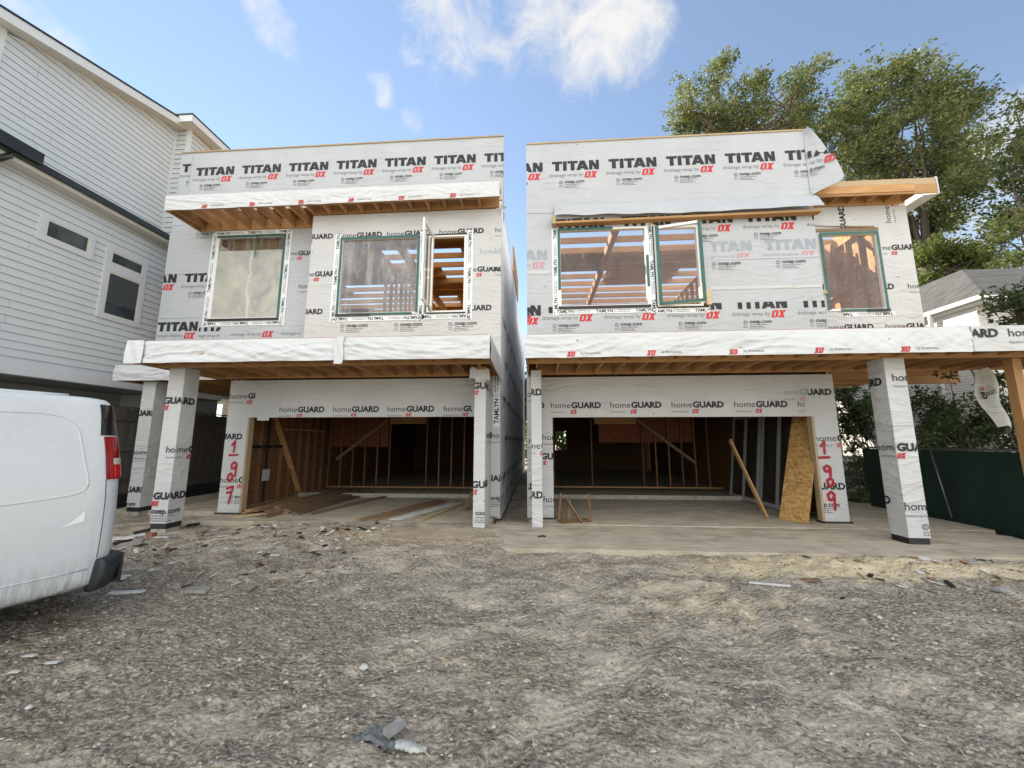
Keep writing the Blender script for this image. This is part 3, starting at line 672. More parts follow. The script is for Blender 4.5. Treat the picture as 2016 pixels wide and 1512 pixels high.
# side canopy on the left
it = []
for k in range(2): it += rot180(homeg(-9.0+k*1.34, 3.02), -9.0+k*1.34+.5, 3.01)
fascia('side_canopy_fascia', hl, -10.12, -7.5, 3.02, 3.40, 8.42, 'wrap_loose', 7, it)
for k in range(6): part('side_canopy_joist', hl, (-9.95+k*.41-.019, -9.95+k*.41+.019, 8.48, 11.9, 3.06, 3.36), m='lumber_y')
part('side_canopy_deck', hl, (-10.11, -7.14, 8.48, 12.2, 3.365, 3.385), m='osb')
part('side_canopy_rim', hl, (-10.11, -10.07, 8.475, 12.2, 3.03, 3.36), m='lumber_y')
# --- upper overhang above the windows
oit = []
for k in range(7): oit += rot180(homeg(-8.4+k*1.2, 7.09), -8.4+k*1.2+.5, 7.07)
fascia('overhang_fascia', hl, -8.90, XR+.005, 7.07, 7.45, 7.95, 'wrap_loose', 11, oit, amp=.018)
for k in range(20):
    x = -8.70+k*.41
    yb = YR-.05 if x < -5.5 else YF-.004
    if x < XR-.1: part('overhang_joist', hl, (x-.019, x+.019, 8.005, yb if x < -5.5 else YF-.04, 7.09, 7.36), m='lumber_y')
part('overhang_ledger', hl, (-8.85, -5.47, YR-.045, YR-.004, 7.085, 7.36)); part('overhang_ledger', hl, (-5.46, XR-.05, YF-.036, YF-.003, 7.085, 7.36))
part('overhang_rim', hl, (-8.898, -8.86, 8.002, YR-.006, 7.08, 7.37), m='lumber_y')
x = -8.9
for k, (a, b) in enumerate(((-8.9, -8.3), (-8.15, -7.85), (-7.70, -7.42), (-7.28, -7.0), (-6.86, -6.58), (-6.42, XR))):
    part('overhang_deck', hl, (a, b, 8.0, 8.30, 7.375, 7.392), m='osb'); part('overhang_deck', hl, (a, b if k == 5 else b+.02, 8.52, YR-.002, 7.375, 7.392), m='osb')
part('overhang_deck', hl, (-8.9, -5.6, 8.30, 8.52, 7.376, 7.391), m='osb') if False else None
# --- windows
w = window(hl, 'picture_window', *W1, YR, green='RT', black_bottom=1, pane='glass_film'); flashing(hl, YR, *W1, 'LRBT', .16)
q = NT('film_cream'); c = q.co(); f1 = q.noise(c, 1.5, 5, .6, .6); f2 = q.noise(c, 12, 7, .7, .8); ce = q.rng(q.math('ABSOLUTE', q.math('ADD', q.n('ShaderNodeSeparateXYZ', {0: c}).outputs['X'], q.math('ADD', 2.18, q.math('MULTIPLY', q.math('SUBTRACT', q.noise(c, 2.5, 4), .5), .35)))), .0, .05, .5, 0)
fc_ = q.ramp(f1, [(.32, (.27, .275, .265)), (.5, (.40, .40, .35)), (.68, (.50, .49, .40))]); fc_ = q.mix(q.rng(f2, .58, .74, 0, .5), fc_, (.72, .72, .68)); fc_ = q.mix(ce, fc_, (.74, .74, .70)); fc_ = q.mix(q.rng(f2, .42, .28, 0, .35), fc_, (.22, .22, .20))
M['film_cream'] = q.fin(fc_, .35, q.bump(f2, .3, .006)); part('protective_film', w, (W1[0]+.05, W1[1]-.05, YR+.008, YR+.0105, W1[2]+.05, 6.52), m='film_cream')
part('tape_tail', w, (-7.28, -7.255, YR-.045, YR-.04, 6.30, 6.90), m='tape_green')
w = window(hl, 'picture_window', *W2, YF, green='LTRB', black_bottom=2, pane='glass_film'); flashing(hl, YF, *W2, 'LRB', .15)
w = window(hl, 'casement_window', *W3, YF, green='', black_bottom=0, pane=None); flashing(hl, YF, *W3, 'RB', .15)
part('edge_tape', w, (W3[0]-.01, W3[1]+.01, YF-.03, YF-.0225, W3[3]-.012, W3[3]+.02), m='tape_black'); part('edge_tape', w, (W3[0]-.03, W3[0]+.008, YF-.03, YF-.0225, W3[2], W3[3]), m='tape_green'); part('edge_tape', w, (W3[0], W3[1], YF-.031, YF-.0225, W3[2]-.02, W3[2]+.006), m='tape_black')
sx = -2.43; mb = MB(); s0, s1 = YF-.80, YF-.03
for b in ((s0, s0+.07, W3[2]+.04, W3[3]-.02), (s1-.07, s1, W3[2]+.04, W3[3]-.02), (s0+.07, s1-.07, W3[2]+.04, W3[2]+.11), (s0+.07, s1-.07, W3[3]-.09, W3[3]-.02)): mb.box(sx-.022, sx+.022, *b, 'vinyl_white')
sa = mb.build('sash', w); part('pane', sa, (sx-.003, sx+.003, s0+.07, s1-.07, W3[2]+.11, W3[3]-.09), m='glass_clear')
mb = MB(); mb.beam((sx-.05, YF-.02, W3[2]+.05), (sx+.05, YF-.42, W3[2]+.035), .02, .012, 'steel'); mb.build('crank_arm', w)
# --- inside, upper floor
part('floor_deck', hl, (-9.7, XR-.15, YR+.16, 22, 3.42, 3.47), m='osb'); part('soffit_board', hl, (-9.74, -7.14, 12.2, 22, 3.03, 3.06), m='osb')
wall(MB(), 'x-', -9.75, .14, YR+.14, 22, 3.05, ZT, [(10.6, 12.0, 4.6, 6.3), (15, 16.5, 4.6, 6.3)], 'wrap_titan').build('side_wall', hl)
wall(MB(), 'y', 21.9, .14, -9.6, XR-.15, 0, ZT, [(-8, -6.4, 4.4, 6.6), (-4, -2.2, 4.4, 6.6)], 'osb_shaded', 'wrap_home').build('back_wall', hl)
def roof(parent, x0, x1, y0, y1, seed, openf, z=ZT):
    y = y0; k = 0
    while y < y1:
        part('roof_joist', parent, (x0, x1, y-.019, y+.019, z-.20, z-.025), m='lumber_x'); y += .61
    rr = random.Random(seed); ny = int((y1-y0)/1.22); nx = int((x1-x0)/2.44)+1
    for j in range(ny):
        for i in range(nx):
            a, b = x0+i*2.44+(.9 if j % 2 else 0)-.9, x0+(i+1)*2.44+(.9 if j % 2 else 0)-.9
            a, b = max(a, x0), min(b, x1)
            if b-a < .1 or rr.random() < openf: continue
            part('roof_sheet', parent, (a+.004, b-.004, y0+j*1.22+.004, y0+(j+1)*1.22-.004, z-.022, z-.006), m='osb')
roof(hl, -9.60, XR-.15, YR+.2, 20, 5, .42)
for k, (x, y, z0, z1) in enumerate([]): pass
part('ridge_beam', hl, (-3.9, -3.78, YR+.2, 18, ZT-.46, ZT-.205), m='lumber_y')
stud_row(hl, 'x', -4.35, 10.2, 15.0, 3.47, 6.7, .41); stud_row(hl, 'y', 14.9, -4.3, -1.1, 3.47, 6.75, .41, skip=((-3.0, -2.1),)); part('door_header', hl, (-3.05, -2.05, 14.88, 15.0, 5.6, 5.85))
mb = MB(); mb.beam((-4.2, 12.6, 6.6), (-2.6, 14.7, 3.6), .09, .04, 'lumber_y'); mb.build('brace', hl); mb = MB(); mb.beam((-3.9, 10.6, 6.9), (-2.9, 14.5, 5.0), .09, .04, 'lumber_y'); mb.build('brace', hl)
for k in range(9): part('wall_board', hl, (-2.6, XR-.15, 15.02, 15.04, 3.5+k*.40, 3.88+k*.40), m='lumber_x')
part('corner_post', hl, (-1.68, -1.56, 10.9, 11.0, 3.47, 6.0), m='lumber_z'); part('door_header', hl, (-1.75, -1.0, 10.88, 11.02, 6.0, 6.1)); mb = MB(); mb.beam((-1.5, 10.95, 5.2), (-1.0, 10.95, 3.9), .09, .04, 'lumber_z'); mb.build('brace', hl)
for z in (4.2, 5.3): part('wall_plate', hl, (-1.56, -.98, 10.92, 11.0, z, z+.05))
mb = MB(); mb.box(-8.9, -5.9, YR+.30, YR+.32, 3.5, 6.60, 'sheet_cream'); mb.build('inner_wrap_sheet', hl)
part('window_header', hl, (-8.5, -6.3, YR+.22, YR+.29, 6.62, 7.0))
# --- inside, garage
for nm, bx, m_ in (('garage_ceiling', (-7.0, XR-.15, YF+.16, 21.95, 3.06, 3.10), 'osb_shaded'),): part(nm, hl, bx, m=m_)
wall(MB(), 'x-', -7.13, .03, YF+.14, 21.9, 0, 3.05, (), 'wrap_home', 'osb_shaded').build('garage_side_wall', hl)
stud_row(hl, 'x', -7.09, 8.62, 12.4, .02, 3.05, .41, 'garage_stud', m='stud_shaded')
part('garage_step', hl, (-7.0, XR-.15, 11.1, 11.2, 0, .11), m='concrete_pale')
stud_row(hl, 'y', 12.45, -6.9, -1.1, .11, 3.05, .41, 'garage_stud', m='stud_shaded', skip=((-4.75, -3.75),)); part('door_header', hl, (-4.85, -3.65, 12.43, 12.55, 2.15, 2.45))
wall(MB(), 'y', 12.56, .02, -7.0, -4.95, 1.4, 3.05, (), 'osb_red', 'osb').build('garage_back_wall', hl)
part('wall_blocking', hl, *[(-7.08, -7.0, 8.64+k*.41, 9.01+k*.41, 1.42, 1.49) for k in range(4)], m='tape_black'); part('wall_blocking', hl, *[(-7.08, -7.01, 10.3+k*.41, 10.66+k*.41, 1.9, 1.94) for k in range(5)], m='lumber_y')
mb = MB(); mb.beam((-6.98, 9.35, 2.95), (-6.98, 11.1, .15), .04, .14, 'lumber_y', (1, 0, 0)); mb.build('brace', hl)
mb = MB(); mb.beam((-6.6, 12.4, 1.0), (-4.9, 12.4, 2.3), .04, .09, 'lumber_old'); mb.build('brace', hl)
mb = MB(); mb.box(-6.99, -6.93, 9.52, 9.72, .60, .88, 'electric_grey'); eb = mb.build('junction_box', hl); part('conduit', hl, (-6.99, -6.965, 9.6, 9.63, .88, 2.9), m='tape_black'); part('conduit', hl, (-6.99, -6.965, 9.6, 9.63, .05, .60), m='tape_black')
for y, z in ((10.55, 2.42), (10.98, 2.36)): part('paper_notice', hl, (-6.985, -6.98, y, y+.12, z, z+.2), m='paper')

# canopy posts
def post(parent, x0, y0, s, z0, z1, fl, sl_, rgt, zped=GZ-.05):
    mb = MB(); fr_ = front(y0)
    mb.grid(lambda u, v: (x0+u*s, y0-.004-.006*abs(mnoise.noise(Vector((u*s*4+v*3, v*9-u*4, x0)))), z0+v*(z1-z0)), 8, 60, 'wrap_home')
    for xx, sg in ((x0, -1), (x0+s, 1)):
        g = lambda u, v, xx=xx, sg=sg: (xx+sg*(.0+.016*abs(mnoise.noise(Vector((u*s*5-v*5, v*9+u*s*7, xx))))*math.sin(math.pi*u)), y0-.004+(u if sg > 0 else 1-u)*s, z0+v*(z1-z0))
        mb.grid(g, 8, 60, 'wrap_home')
    mb.box(x0+.002, x0+s-.002, y0+.002, y0+s, z0+.001, z1, 'wrap_home')
    pf = lambda u, v, d: (u, y0-.0125-d, v)
    put(mb, fl, pf, (x0, x0+s, z0, z1))
    sfr = (lambda u, v, d: (x0+s+.012+d, u, v)) if rgt else (lambda u, v, d: (x0-.012-d, -u, v))
    sr = (y0, y0+s, z0, z1) if rgt else (-(y0+s), -y0, z0, z1)
    put(mb, sl_, sfr, sr)
    p = mb.build('canopy_post', parent)
    mb = MB(); mb.box(x0+.01, x0+s-.01, y0+.006, y0+s-.01, z0-.10, z0+.0005, 'foam_membrane'); mb.build('post_membrane', p)
    mb = MB(); mb.box(x0+.02, x0+s-.02, y0+.014, y0+s-.02, zped, z0-.10, 'concrete_pale'); mb.build('post_footing', p)
    return p
def stack(items): return [q for it in items for q in it]
x0, y0, s_ = -7.24, 7.0, .33
post(hl, x0, y0, s_, .08, 3.03, stack([homeg(x0-.47, 2.32), homeg(x0+.15, 1.38), homeg(x0-.42, .52), oxep(x0-.14, .26, 1.2)]), stack([homeg(y0-.80, 2.32), homeg(y0-.18, 1.38), homeg(y0-.75, .52), oxep(y0-.47, .26, 1.2)]), True)
x0, y0 = -9.55, 8.62
post(hl, x0, y0, .33, .08, 3.03, stack([homeg(x0-.62, 2.2), homeg(x0-.03, 1.28), homeg(x0-.62, .42), oxep(x0-.42, .12, 1.1)]), [], True)
mb = MB(); mb.box(-1.30, -1.0, 7.43, 7.7, 3.0, 3.05, 'lumber_x'); mb.grid(lambda u, v: (-1.34+u*.40, 7.42-.02*math.sin(u*7), 2.80+v*.22+.03*math.sin(u*11)), 8, 3, 'wrap_loose'); mb.build('wrap_flap', hl)
part('roof_upstand', hl, (-.82, -.78, 12.5, 15.5, ZT+.05, 8.3), m='osb')
mb = MB()
for k in range(5): mb.face([(XR+.0+.03*k, 8.3, 6.95+.03*k), (XR+.08+.02*k, 8.25, 7.02), (XR+.06, 8.27, 7.12-.05*k), (XR-.02, 8.3, 7.08)], 'wrap_loose')
mb.build('loose_wrap', hl)

# ------------------------------------------------------------------ right townhouse
hr = thing('unfinished_townhouse', 'right two-storey townhouse under construction, wrapped white, red 1-909 sprayed on its garage pier', 'house', (4.2, 14, 0), 'townhouses under construction side by side')
XL, YM, XB, YB, XE = -.22, 8.30, 6.13, 8.90, 8.64
W4 = (.50, 2.49, 4.53, 6.42); W5 = (2.63, 3.62, 4.50, 6.40); W6 = (6.64, 7.92, 4.52, 6.42)
ZP = 8.63
HOLES[:] = [W4, W5]; mb = wall(MB(), 'y', YM, .14, XL, XB, 3.30, ZP, [W4, W5], 'wrap_titan'); fr = front(YM); rc = (XL, XB-.002, 3.42, ZP-.01)
p0 = atY(1087, 337.4, YM); rows(mb, titan, fr, series(p0.x-1.32, 6), p0.z, rc)
d2 = atY(1462, 450, YM); xx = d2.x+.065; rows(mb, titan, fr, [xx-3*1.36-.12, xx-2*1.36, xx-1.36, xx, xx+1.36], d2.z+.15, (XL, XB, 3.42, d2.z+.42))
g0 = atY(1505, 493, YM); rows(mb, ghost, fr, [g0.x-1.36, g0.x], g0.z, (3.85, XB, 3.4, 7))
g1 = atY(1541, 518, YM)
for k in (0, 1): put(mb, oxep(g1.x-.14-k*1.36, g1.z, 1.05), fr, rc, .0034)
put(mb, ghost(-.85, g0.z-.06), fr, (XL, .45, 3.4, 7))
b0 = atY(1441, 622, YM); rows(mb, titan, fr, series(b0.x+.065-4*1.36+.0, 7, 1.36), b0.z+.15, (XL, XB, 3.42, b0.z+.30)); n0 = atY(1037, 622, YM); put(mb, titan(n0.x-.78, n0.z), fr, (XL, .12, 3.42, 6))
for z in (atY(1300, 395, YM).z, atY(1500, 505, YM).z-.02, atY(1500, 567, YM).z):
    for k in range(int((XB-XL)/.11)):
        x = XL+.05+k*.11+random.uniform(-.03, .03); r = random.uniform(.008, .016); zz = z+random.uniform(-.015, .015)
        if any(h[0]-.1 < x < h[1]+.1 and h[2]-.15 < zz < h[3]+.15 for h in (W4, W5)): continue
        put(mb, [('ink_grey', [[(x, zz), (x+r, zz-r*.4), (x+r*2, zz+r*.5), (x+r, zz+r*.1)]])], fr, rc, .004)
mb.box(XL, XB, YM-.02, YM+.16, ZP, ZP+.035, 'lumber_pale')
mb.build('front_wall', hr)
mb = MB()
for z in (atY(1300, 395, YM).z, ):
    pass
def lap_edge(parent, x0, x1, z, y, m, seed, h=.16, slope=0.):
    mb = MB(); L = x1-x0
    mb.grid(lambda u, v: (x0+u*L, y-.0045-.010*(1-v)*(.5+.5*mnoise.noise(Vector((u*L*2.2, seed, 0)))), z+slope*u*L+v*h+(.012*mnoise.noise(Vector((u*L*3, seed, 5))) if v < .1 else 0)), int(L/.06), 4, m); mb.build('wrap_lap', parent)
lap_edge(hr, XL, XB-.02, 6.84, YM, 'wrap_titan', 3, .14)
lap_edge(hr, 3.9, XB-.02, atY(1500, 508, YM).z-.02, YM, 'wrap_titan', 4, .05); lap_edge(hr, 3.78, XB-.02, atY(1500, 566, YM).z-.03, YM, 'wrap_home', 5, .07); lap_edge(hr, XL, .30, 5.35, YM, 'wrap_home', 6, .08)
lap_edge(hl, -9.74, -8.62, 4.72, YR, 'wrap_titan', 7, .08); lap_edge(hl, -9.74, -8.62, 5.92, YR, 'wrap_titan', 8, .06); lap_edge(hl, XR-.34, XR, 5.6, YF, 'wrap_home', 9, .07)
# flap of wrap pulled loose at the top right corner
mb = MB()
def flapf(u, v):
    zt = ZP-.01; e = float(np.interp(v, [0, .12, .27, .55, .70, .76, .82, 1], [.02, .16, .34, .60, .70, .72, .55, .06]))
    x = XB-.02+u*e; z = zt-1.62*v+.03*u*math.sin(v*14); y = YM-.012-.05*math.sin(u*2.5+v*2)*u-.10*u
    return (x, y, z)
mb.grid(flapf, 12, 18, 'wrap_titan')
put(mb, titan(p0.x+4*1.32, p0.z), lambda u, v, d: (u, YM-.05-.17*max(0, u-XB)-d, v+.12*max(0, u-XB)), (XB-.005, XB+.50, p0.z-.45, p0.z+.16)); mb.build('loose_wrap', hr)
# board under the flap, wrap pulled over it
mb = MB(); mb.beam((.42, 8.21, 6.50), (XB+.05, 8.19, 6.545), .16, .05, 'lumber_x'); mb.build('overhang_board', hr)
part('overhang_block', hr, (.36, .44, 8.10, 8.28, 6.46, 6.66), m='lumber_pale')
mb = MB()
def flap2(u, v):
    x = .42+u*(XB+.06-.42); zb = 6.56+.05*u+.16*(1-u)**2+.018*math.sin(u*37)*(1-u); z = zb+v*(7.02-zb); y = YM-.012-(.24+.02*math.sin(u*9))*(1-v)**.8*(.35+.65*u)-folds(u, v, 5.7, 21, .014)
    return (x, y, z)
mb.grid(flap2, 110, 14, 'wrap_titan')
mb.build('overhang_wrap', hr)
# rear part of the parapet post and the recessed end
part('parapet_stud', hr, (XB-.01, XB+.13, YM+.16, YM+.30, 7.35, ZP+.03), m='lumber_old')
HOLES[:] = [W6]; mb = wall(MB(), 'y', YB, .14, XB-.02, XE, 3.30, 7.09, [W6], 'wrap_home'); fr = front(YB); rc = (XB, XE, 3.42, 7.08)
r1 = atY(1736, 492.6, YB); put(mb, homeg(r1.x-.22, r1.z), fr, (7.98, XE, 3.42, 7.08)); r2 = atY(1788, 568, YB); rows(mb, homeg, fr, [r2.x-1.36, r2.x], r2.z, (7.95, XE, 3.42, 7.08)); put(mb, homeg(atY(1605, 498, YB).x, atY(1605, 498, YB).z), fr, (XB, 6.6, 3.4, 7.08))
put(mb, homeg(atY(1600, 570, YB).x-.6, atY(1600, 570, YB).z), fr, (XB, 6.6, 3.4, 7.08))
r3 = atY(1744, 646, YB); rows(mb, homeg, fr, [r3.x-1.32, r3.x], r3.z-.02, rc)
r4 = atY(1657, 450, YB); put(mb, rotv(homeg(0, 0), r4.x+.1, r4.z-.48), fr, (XB, XE, 6.46, 7.08)); r5 = atY(1755, 440, YB); put(mb, rotv(homeg(0, 0), r5.x, r5.z+.02), fr, (XB, XE, 6.46, 7.08)); put(mb, rotv(oxep(0, 0, 1.2), r5.x+.62, r5.z-.05), fr, (XB, XE, 6.3, 7.08))
mb.build('recessed_wall', hr); HOLES[:] = []
wall(MB(), 'x+', XE, .14, YB+.14, 22, 3.30, ZT, [(16, 18, 4.4, 6.6)], 'wrap_home').build('side_wall', hr)
part('bump_return', hr, (XB-.14, XB, YM+.14, YB, 3.30, 7.3), m='wrap_titan')
# overhang at the right end: bare beam, joists, wrapped end
mb = MB(); mb.box(XB-.02, 8.97, 8.50, 8.54, 7.10, 7.32, 'lumber_x', {1: 'lumber_pale'}); mb.box(XB-.02, 8.97, 8.505, 8.54, 7.322, 7.47, 'lumber_pale'); mb.build('overhang_beam', hr)
for k in range(6): part('overhang_joist', hr, (6.5+k*.41-.019, 6.5+k*.41+.019, 8.545, YB-.004, 7.12, 7.36), m='lumber_y')
part('overhang_ledger', hr, (XB, 8.6, YB-.04, YB-.003, 7.095, 7.36)); part('overhang_deck', hr, (XB, 8.2, 8.55, YB, 7.375, 7.39), m='osb')
mb = MB(); mb.box(8.972, 9.0, 8.49, 9.9, 7.07, 7.48, 'wrap_loose'); mb.grid(lambda u, v: (8.66+.34*v, 8.50+u*1.4, 7.05+.02*v), 6, 4, 'wrap_loose'); mb.build('overhang_end_wrap', hr)
# garage front
mb = wall(MB(), 'y', YM, .14, .09, 6.10, .03, 2.97, [(.31, 5.64, -.5, 2.10)], 'wrap_home'); fr = front(YM)
hx = [atY(1060+q/3.252, 802, YM).x for q in (80, 461, 853, 1255, 1662)]; hz = atY(1300, 802.4, YM).z
rows(mb, homeg, fr, hx, hz, (.2, 5.50, 2.11, 2.96)); put(mb, homeg(hx[0]-1.2, hz), fr, (.09, .3, 2.11, 2.96))
pr = (5.64, 6.10, .05, 2.96)
u1 = atY(1637, 777, YM); put(mb, homeg(u1.x-1.06, u1.z), fr, (5.58, 6.10, .05, 2.96)); put(mb, [(m_.replace('black', 'ghost').replace('dark', 'ghost').replace('red', 'ghost_red') if 'ink' in m_ else m_, P) for m_, P in homeg(u1.x-1.06, u1.z)], fr, (5.1, 5.58, .05, 2.96), .0025)
u2 = atY(1604, 868.5, YM); put(mb, homeg(u2.x, u2.z), fr, pr); u3 = atY(1606, 963, YM); put(mb, homeg(u3.x-.50, u3.z), fr, pr); u4 = atY(1610, 997, YM); put(mb, oxep(u4.x-.2, u4.z, 1.05), fr, pr)
for ch, px, py, w_, h_ in (('1', 1623, 894, .15, .25), ('-', 1623, 911, .20, .2), ('9', 1629, 941, .17, .25), ('0', 1635, 958, .16, .17), ('9', 1638, 1002, .17, .34)):
    s0 = atY(px, py, YM); put(mb, spray(s0.x, s0.z, ch, w_, h_, .052, ord(ch)+px), fr, pr, .0045)
lp = (.09, .31, .05, 2.96); put(mb, homeg(.09, 1.62), fr, lp); put(mb, homeg(-.38, 1.22), fr, lp); put(mb, homeg(.1, .34), fr, lp)
mb.build('garage_front_wall', hr)
part('garage_jamb', hr, (5.60, 5.64, YM+.005, YM+.15, 0, 2.10), m='lumber_pale')
mb = MB(); mb.box(5.58, 6.14, YM-.03, YM+.16, -.03, .03, 'foam_membrane'); mb.build('sill_membrane', hr)
mb = MB(); mb.box(5.55, 6.3, YM-.16, YM+.2, -.10, -.031, 'concrete_pale'); mb.build('pier_footing', hr)
# fin and left corner
mb = MB(); mb.box(-.13, .07, 7.60, YM-.002, -.02, 3.0, 'wrap_home'); fr = front(7.60)
put(mb, homeg(-.98, 2.50), fr, (-.13, .07, 0, 3)); put(mb, homeg(-.38, 1.45), fr, (-.13, .07, 0, 3)); put(mb, homeg(-.98, .52), fr, (-.13, .07, 0, 3)); mb.build('fin_wall', hr)
mb = MB(); mb.box(XL-.02, .088, YM, YM+.14, .02, 3.29, 'wrap_home'); fr = front(YM); 
for z, o in ((2.55, -.1), (1.55, -.18), (.6, -.9)): put(mb, homeg(XL+o, z), fr, (XL, .08, 0, 3.2))
put(mb, oxep(XL-.4, .4, 1.1), fr, (XL, .08, 0, 3.2)); mb.build('corner_wall', hr)
wall(MB(), 'x-', XL, .14, YM+.14, 22, 0, ZT, (), 'wrap_gap_bright', 'osb_shaded').build('side_wall', hr)
wall(MB(), 'y', 21.9, .14, XL+.15, XE-.15, 0, ZT, [(.95, 1.55, 1.1, 2.15), (4.0, 6.4, 4.2, 6.6), (.6, 3, 4.2, 6.6)], 'osb_shaded', 'wrap_home').build('back_wall', hr)
# lower canopy
it = []
for k in range(6): it += rot180(homeg(.05+k*1.32, 3.015), .05+k*1.32+.5, 2.99)
fascia('canopy_fascia', hr, XL, 6.85, 2.99, 3.40, YP, 'wrap_loose', 31, it, amp=.02)
fascia('canopy_fascia', hr, 6.852, 10.4, 2.99, 3.40, YP-.02, 'wrap_home', 35, stack([homeg(atY(1877, 665, YP).x-.50, 3.22, 0, 1.05), homeg(atY(1980, 662, YP).x, 3.22, 0, 1.05)]), amp=.006)
canopy(hr, XL+.01, 10.38, YP, YM, 2.99, 3.40, 6.92)
part('canopy_joist', hr, *[(6.3, 8.6, 9.0+k*.41, 9.04+k*.41, 3.04, 3.3) for k in range(6)]); part('soffit_board', hr, (6.15, XE, YM, 22, 3.3, 3.33), m='osb'); part('soffit_board', hr, (XE, 10.38, YM, 10.0, 3.3, 3.33), m='osb')
part('rear_beam', hr, (6.15, 10.3, 10.0, 10.1, 3.0, 3.3))
x0, y0 = 5.88, 6.84
post(hr, x0, y0, .33, .07, 3.0, stack([homeg(x0+.10, 2.60), homeg(x0-.42, 1.44), homeg(x0+.0, .50), oxep(x0+.22, .22, 1.1)]), stack([homeg(-7.17-.80, 2.55), homeg(-7.17-.02, 1.44), homeg(-7.17-.95, .56)]), False, -.14)
part('bare_post', hr, (8.09, 8.23, 7.0, 7.14, -.05, 3.0), m='lumber_z')
mb = MB()
def hang(u, v): return (8.50+u*.36+.26*v+.04*math.sin(v*9), 8.0+.12*math.sin(u*4+v*3)+.15*u, 3.0-1.1*v-.15*u*v+.04*math.sin(u*8+v*5))
mb.grid(hang, 14, 24, 'wrap_torn')
put(mb, rot180(homeg(0, 0, 0, 1.1), .35, .05), lambda u, v, d: tuple(Vector(hang(.25+u*.75, .45-v*.9))+Vector((0, -.035-d, 0))), (.0, .6, -.3, .2), .0); mb.build('hanging_wrap', hr)
# windows
w = window(hr, 'picture_window', *W4, YM, green='ltr', black_bottom=1, pane='glass_clear'); flashing(hr, YM, *W4, 'LRB', .14, False)
w = window(hr, 'casement_window', *W5, YM, green='', black_bottom=0, pane=None); part('edge_tape', w, (W5[0], W5[1], YM-.031, YM-.0225, W5[2]-.02, W5[2]+.006), m='tape_black'); part('edge_tape', w, (W5[0]-.02, W5[0]+.01, YM-.031, YM-.0225, W5[2], W5[3]), m='tape_black'); flashing(hr, YM, *W5, 'B', .14, False)
ang = R(13); ex = Vector((math.cos(ang), -math.sin(ang), 0)); ey = Vector((math.sin(ang), math.cos(ang), 0)); o_ = Vector((W5[0]+.05, YM-.03, 0)); L_ = W5[1]-W5[0]-.06; zb, zt_ = W5[2]+.03, W5[3]-.02
mb = MB(); g = MB(); pn = MB()
for (a, b, c_, d_) in ((0, .06, zb, zt_), (L_-.06, L_, zb, zt_), (.06, L_-.06, zb, zb+.06), (.06, L_-.06, zt_-.06, zt_)):
    mb.obox(o_+ex*(a+b)/2+Vector((0, 0, (c_+d_)/2)), ex*(b-a)/2, ey*.025, Vector((0, 0, (d_-c_)/2)), 'vinyl_white')
    if c_ < zt_-.1: g.obox(o_+ex*(a+b)/2-ey*.030+Vector((0, 0, (c_+d_)/2)), ex*((b-a)/2+.006), ey*.004, Vector((0, 0, (d_-c_)/2)), 'tape_green')
sa = mb.build('sash', w); g.obox(o_+ex*(L_+.004), ex*.003, ey*.028, Vector((0, 0, 1))*(zt_-zb)/2, 'tape_green') if False else None; g.build('edge_tape', sa)
pn.obox(o_+ex*L_/2+Vector((0, 0, (zb+zt_)/2)), ex*(L_/2-.06), ey*.003, Vector((0, 0, (zt_-zb)/2-.06)), 'glass_clear'); pn.build('pane', sa)
part('prop_block', hr, (3.68, 3.78, YM-.06, YM-.012, 4.52, 4.86), m='lumber_pale')
w = window(hr, 'picture_window', *W6, YB, green='LTRB', black_bottom=0, pane='glass_clear'); part('sill_gasket', w, (7.45, 7.94, YB-.04, YB-.0345, 4.485, 4.55), m='tape_black'); flashing(hr, YB, W6[0]+.4, *W6[1:], 'B', .13)
mb = MB(); mb.face([(6.15, YB-.09, 6.62), (7.9, YB-.02, 6.50), (7.85, YB-.03, 6.56), (6.3, YB-.05, 6.60)], 'lumber_old'); mb.box(6.55, 7.95, YB-.018, YB-.004, 6.46, 6.53, 'lumber_old'); mb.build('window_head_trim', hr)
part('prop_block', hr, (6.42, 6.62, YB-.05, YB-.01, 4.93, 5.02), m='lumber_pale')
# inside, upper floor
part('floor_deck', hr, (XL+.15, XE-.15, YB+.16, 21.8, 3.42, 3.47), m='osb')
roof(hr, XL+.15, XE-.16, YM+.2, 20, 8, .45)
part('ridge_beam', hr, (1.98, 2.12, YM+.2, 18, ZT-.45, ZT-.205), m='lumber_y')
stud_row(hr, 'y', 14.2, .1, 5.6, 3.47, 6.3, .61, skip=((1.2, 2.0), (3.2, 4.0))); part('door_header', hr, (.1, 2.4, 14.18, 14.31, 5.55, 5.8)); part('door_header', hr, (2.6, 5.6, 14.18, 14.31, 5.55, 5.8))
for k in range(7): part('wall_board', hr, (.0, 6.0, 14.6, 14.62, 3.5+k*.40, 3.87+k*.40), m='lumber_x')
stud_row(hr, 'x', XE-.24, YB+.3, 14.6, 3.47, 7.0, .41)
part('wall_plate', hr, (XE-.25, XE-.14, YB+.2, 15, 5.6, 5.64), m='lumber_y')
mb = MB(); mb.beam((6.85, 9.6, 3.6), (8.1, 10.6, 7.0), .14, .04, 'lumber_z'); mb.build('brace', hr); mb = MB(); mb.beam((7.0, 9.4, 6.2), (8.4, 13.5, 7.0), .10, .18, 'lumber_y'); mb.build('brace', hr)
stud_row(hr, 'x', 4.9, 9.2, 14, 3.47, 6.6, .41)
